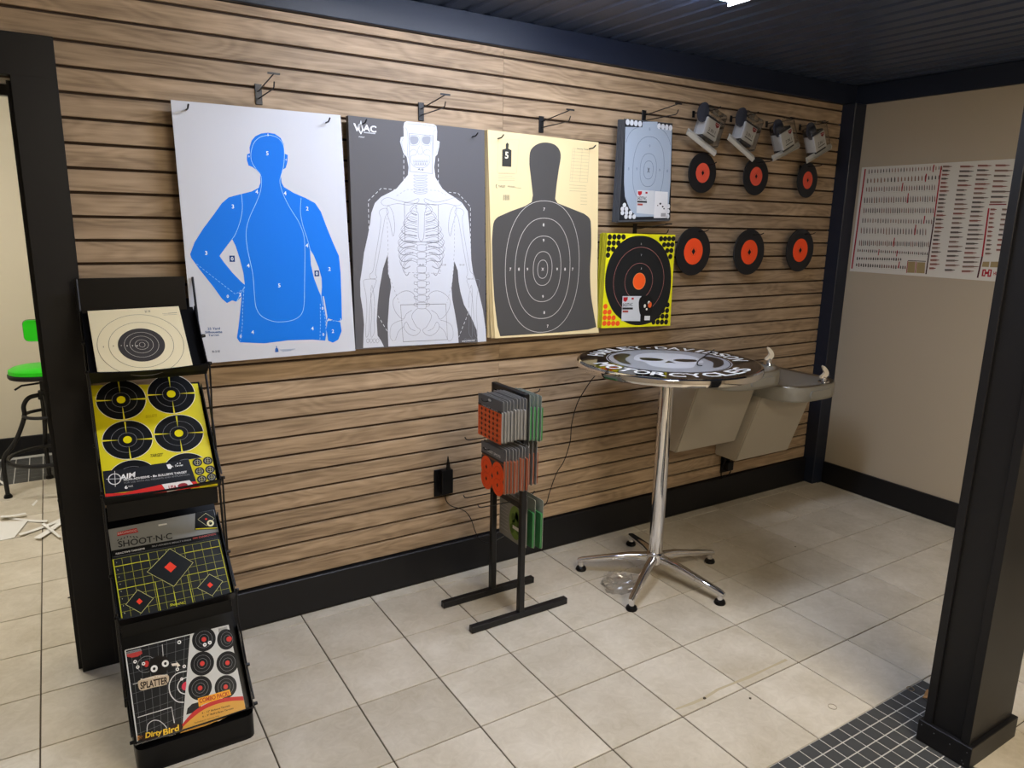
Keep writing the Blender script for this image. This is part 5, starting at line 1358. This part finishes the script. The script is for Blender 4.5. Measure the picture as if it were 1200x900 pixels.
# plug under the fountain
t = thing('power_plug', 'black plug with looped cord under the lower drinking fountain', 'power plug', (2.55, YW - 0.03, 0.16))
bm = nb(); box(bm, 2.520, 2.572, YW - 0.048, YW - 0.0088, 0.205, 0.262, 0.005, 2); obj('plug_body', bm, BLKPLASTIC, t)
bm = nb(); tube(bm, spline([(2.546, 0.045, 0.258), (2.525, 0.042, 0.285), (2.492, 0.045, 0.262), (2.482, 0.05, 0.205), (2.495, 0.052, 0.172), (2.530, 0.05, 0.168), (2.560, 0.05, 0.190), (2.575, 0.055, 0.24), (2.575, 0.06, 0.300)], 6), 0.0038, 8); obj('cord', bm, BLKPLASTIC, t, True)

# =================================================================== BAR STOOL IN THE NEXT ROOM
SC = Vector((-0.850, 2.215, 0)); GREEN = mat('green_vinyl', '#22b414', 0.35)
sl = thing('bar_stool', 'black metal bar stool with bright green seat and backrest', 'bar stool', SC)
bm = nb(); lathe(bm, [(0.150, 0.712), (0.160, 0.722), (0.158, 0.742), (0.140, 0.753), (0.08, 0.758), (0.02, 0.759)], SC, 40); obj('seat', bm, GREEN, sl, True)
bm = nb(); lathe(bm, [(0.10, 0.690), (0.160, 0.694), (0.165, 0.702), (0.165, 0.716), (0.158, 0.720)], SC, 40); obj('seat_rim', bm, BLKMETAL, sl, True)
ang = math.radians(72)
bd = Vector((math.cos(ang), math.sin(ang), 0)); bu = Vector((math.sin(ang), -math.cos(ang), 0))
bm = nb(); tube(bm, [SC + bd * 0.10 + Vector((0, 0, 0.69)), SC + bd * 0.185 + Vector((0, 0, 0.70)), SC + bd * 0.195 + Vector((0, 0, 0.80)), SC + bd * 0.21 + Vector((0, 0, 0.96))], 0.011, 8); obj('back_post', bm, BLKMETAL, sl, True)
rings = []
bp_ = round_poly([(-0.125, 0.0), (0.125, 0.0), (0.125, 0.125), (-0.125, 0.125)], 0.03, 5)
bc = SC + bd * 0.205 + Vector((0, 0, 0.872))
bow = lambda u_: bd * (-(u_ / 0.15) ** 2 * 0.02)
for dn, s_ in ((-0.022, 0.90), (-0.026, 1.0), (-0.012, 1.03)):
    rings.append([bc + bu * (p[0] * s_) + Vector((0, 0, 0.0625 + (p[1] - 0.0625) * s_)) + bow(p[0]) + bd * dn for p in bp_])
bm = nb(); loft(bm, rings); obj('backrest', bm, GREEN, sl, True)
rings = [[bc + bu * (p[0] * s_) + Vector((0, 0, 0.0625 + (p[1] - 0.0625) * s_)) + bow(p[0]) + bd * dn for p in bp_] for dn, s_ in ((-0.012, 1.05), (0.004, 1.05))]
bm = nb(); loft(bm, rings); obj('backrest_shell', bm, BLKMETAL, sl, True)
bm = nb(); cyl(bm, SC + Vector((0, 0, 0.46)), SC + Vector((0, 0, 0.70)), 0.016, n=14); obj('screw_column', bm, BLKMETAL, sl, True)
bm = nb(); cyl(bm, SC + Vector((0, 0, 0.56)), SC + Vector((0, 0, 0.61)), 0.032, 0.028, 16); obj('screw_collar', bm, BLKMETAL, sl, True)
bm = nb(); tube(bm, [SC + Vector((0, 0, 0.655)), SC + Vector((-0.10, -0.04, 0.655)), SC + Vector((-0.135, -0.05, 0.635))], 0.006, 8); obj('lever', bm, BLKMETAL, sl, True)
for k in range(4):
    a = math.radians(187 + 90 * k); d = Vector((math.cos(a), math.sin(a), 0))
    pts = spline([SC + d * r_ + Vector((0, 0, z)) for r_, z in ((0.02, 0.585), (0.075, 0.575), (0.105, 0.53), (0.110, 0.46), (0.165, 0.33), (0.225, 0.25), (0.238, 0.18), (0.236, 0.02))], 5)
    bm = nb(); tube(bm, pts, 0.0125, 10); lg = obj('leg', bm, BLKMETAL, sl, True)
    f_ = SC + d * 0.236
    bm = nb(); lathe(bm, [(0.022, 0.0005), (0.022, 0.010), (0.015, 0.022)], f_, 14); obj('foot_pad', bm, BLKPLASTIC, lg, True)
def ring(R_, z, r_, name):
    bm = nb(); n = 40; rs_ = []
    for k in range(n):
        a = 2*math.pi*k/n; c_ = SC + Vector((R_*math.cos(a), R_*math.sin(a), z)); d = Vector((math.cos(a), math.sin(a), 0))
        rs_.append([c_ + d*(r_*math.cos(q)) + Vector((0,0,r_*math.sin(q))) for q in [2*math.pi*m_/8 for m_ in range(8)]])
    R2 = [[bm.verts.new(p) for p in r0] for r0 in rs_]
    for i in range(n):
        A, B = R2[i], R2[(i+1) % n]
        for j in range(8): bm.faces.new([A[j], A[(j+1)%8], B[(j+1)%8], B[j]])
    obj(name, bm, BLKMETAL, sl, True)
ring(0.112, 0.47, 0.010, 'upper_ring'); ring(0.215, 0.215, 0.012, 'foot_ring')

# =================================================================== SMALL THINGS ON THE FLOOR
PW = mat('scrap_paper', '#dcdad4', 0.7)
def scrap(label, pts, z, curl_=0.006, name='paper_scrap'):
    q = [at_z(u, v, 0.0) for u, v in pts]
    bm = nb(); rings = []
    c0 = [q[0].lerp(q[1], f) for f in [k / 6 for k in range(7)]]; c1 = [q[3].lerp(q[2], f) for f in [k / 6 for k in range(7)]]
    for k in range(7):
        h = z + curl_ * (k / 6 - 0.5) ** 2 * 4
        rings.append([c0[k] + Vector((0, 0, h)), c1[k] + Vector((0, 0, h)), c1[k] + Vector((0, 0, h + 0.0006)), c0[k] + Vector((0, 0, h + 0.0006))])
    loft(bm, rings)
    return tag(obj(name, bm, PW), label, 'paper', 'paper scraps beyond the doorway')
scrap('largest white paper scrap on the floor beyond the doorway', [(-14, 612), (33, 611), (17, 631), (-14, 636)], 0.001, 0.004)
scrap('long narrow paper strip above the largest scrap', [(3, 606), (56, 611.5), (55, 614), (2, 608)], 0.002, 0.008)
scrap('paper strip crossing over toward the door casing', [(22, 628), (72, 609.5), (74, 611.5), (24, 630)], 0.006, 0.006)
scrap('wide paper strip lying nearest the door casing', [(40, 633), (70, 613), (76, 614), (47, 634.5)], 0.010, 0.004)
scrap('short paper strip with a dark edge below the others', [(48, 617), (52, 616), (72, 632), (69, 633.5)], 0.014, 0.003)
scrap('thin paper strip lying left of the casing under the stool', [(0, 609), (30, 605), (32, 606.5), (2, 611)], 0.018, 0.003)
scrap('thin curled paper bit beside the stool foot', [(-4, 560), (8, 568), (8, 571), (-4, 563)], 0.001, 0.002)
scrap('tiny paper shred on the tile in front of the stool', [(37, 592), (43, 586), (44, 587.5), (39, 593.5)], 0.001, 0.001)
# crumpled clear bag under the table
bm = nb(); bmesh.ops.create_icosphere(bm, subdivisions=3, radius=1.0)
rr = random.Random(3)
for v in bm.verts:
    k = 1 + rr.uniform(-0.28, 0.22); v.co = Vector((v.co.x * 0.105 * k, v.co.y * 0.075 * k, max(0.0, (v.co.z * 0.6 + 0.55) * 0.045 * k)))
    a = 0.5; v.co = Vector((1.312 + v.co.x * math.cos(a) - v.co.y * math.sin(a), -0.425 + v.co.x * math.sin(a) + v.co.y * math.cos(a), v.co.z + 0.001))
FILM = make_clear(); FILM.name = 'clear_film'
for nd in FILM.node_tree.nodes:
    if nd.type == 'MATH': nd.inputs[1].default_value = 0.5; nd.inputs[2].default_value = 0.02
    if nd.type == 'BSDF_TRANSPARENT': nd.inputs[0].default_value = (0.985, 0.985, 0.985, 1)
tag(obj('plastic_bag', bm, FILM), 'crumpled clear plastic bag on the floor under the bar table', 'plastic bag')
# dry chip beside the pillar, rubber ring, tiny pebble
q = [at_z(u, v, 0.002) for u, v in ((1081, 818), (1086, 809), (1091, 812), (1091, 820))]
bm = nb(); loft(bm, [[p.copy() for p in q], [p + Vector((0, 0, 0.002 + 0.004 * (i % 2))) for i, p in enumerate(q)]]); tag(obj('wood_chip', bm, mat('wood_chip', '#b08250', 0.7)), 'small tan wood chip on the dark mosaic against the pillar', 'wood chip')
def floor_ring(px_, R_, label, col):
    c_ = at_z(px_[0], px_[1], 0.0015); bm = nb(); n = 24; R2 = []
    for k in range(n):
        a = 2*math.pi*k/n; d = Vector((math.cos(a), math.sin(a), 0)); R2.append([bm.verts.new(c_ + d*(R_ + 0.0012*math.cos(q)) + Vector((0,0,0.0012*math.sin(q)))) for q in [2*math.pi*m_/6 for m_ in range(6)]])
    for i in range(n):
        A, B = R2[i], R2[(i+1) % n]
        for j in range(6): bm.faces.new([A[j], A[(j+1)%6], B[(j+1)%6], B[j]])
    tag(obj('rubber_ring', bm, mat('ring_' + col.lstrip('#'), col, 0.5), None, True), label, 'ring')
floor_ring((975.5, 828), 0.014, 'small pale ring lying on a beige tile before the mosaic', '#a79d8a')
floor_ring((1067, 807), 0.012, 'small tan ring lying on the dark mosaic tiles', '#8a7350')
def pebble(px_, r_, label):
    c_ = at_z(px_[0], px_[1], 0.0); bm = nb(); bmesh.ops.create_icosphere(bm, subdivisions=1, radius=r_)
    for v in bm.verts: v.co = Vector((v.co.x * rr.uniform(0.8, 1.3), v.co.y * rr.uniform(0.8, 1.3), v.co.z * 0.5)) + c_ + Vector((0, 0, r_ * 0.5))
    tag(obj('dirt_crumb', bm, mat('dirt', '#4a4236', 0.9)), label, 'crumb')
pebble((879, 819), 0.005, 'dark crumb on the tile left of the mosaic corner'); pebble((825.5, 819), 0.006, 'grey crumb on the tile beside the stained grout line')
pebble((932, 641), 0.004, 'dark crumb on the tile right of the bar table'); pebble((81, 701), 0.006, 'brown crumb on the tile beside the door casing')
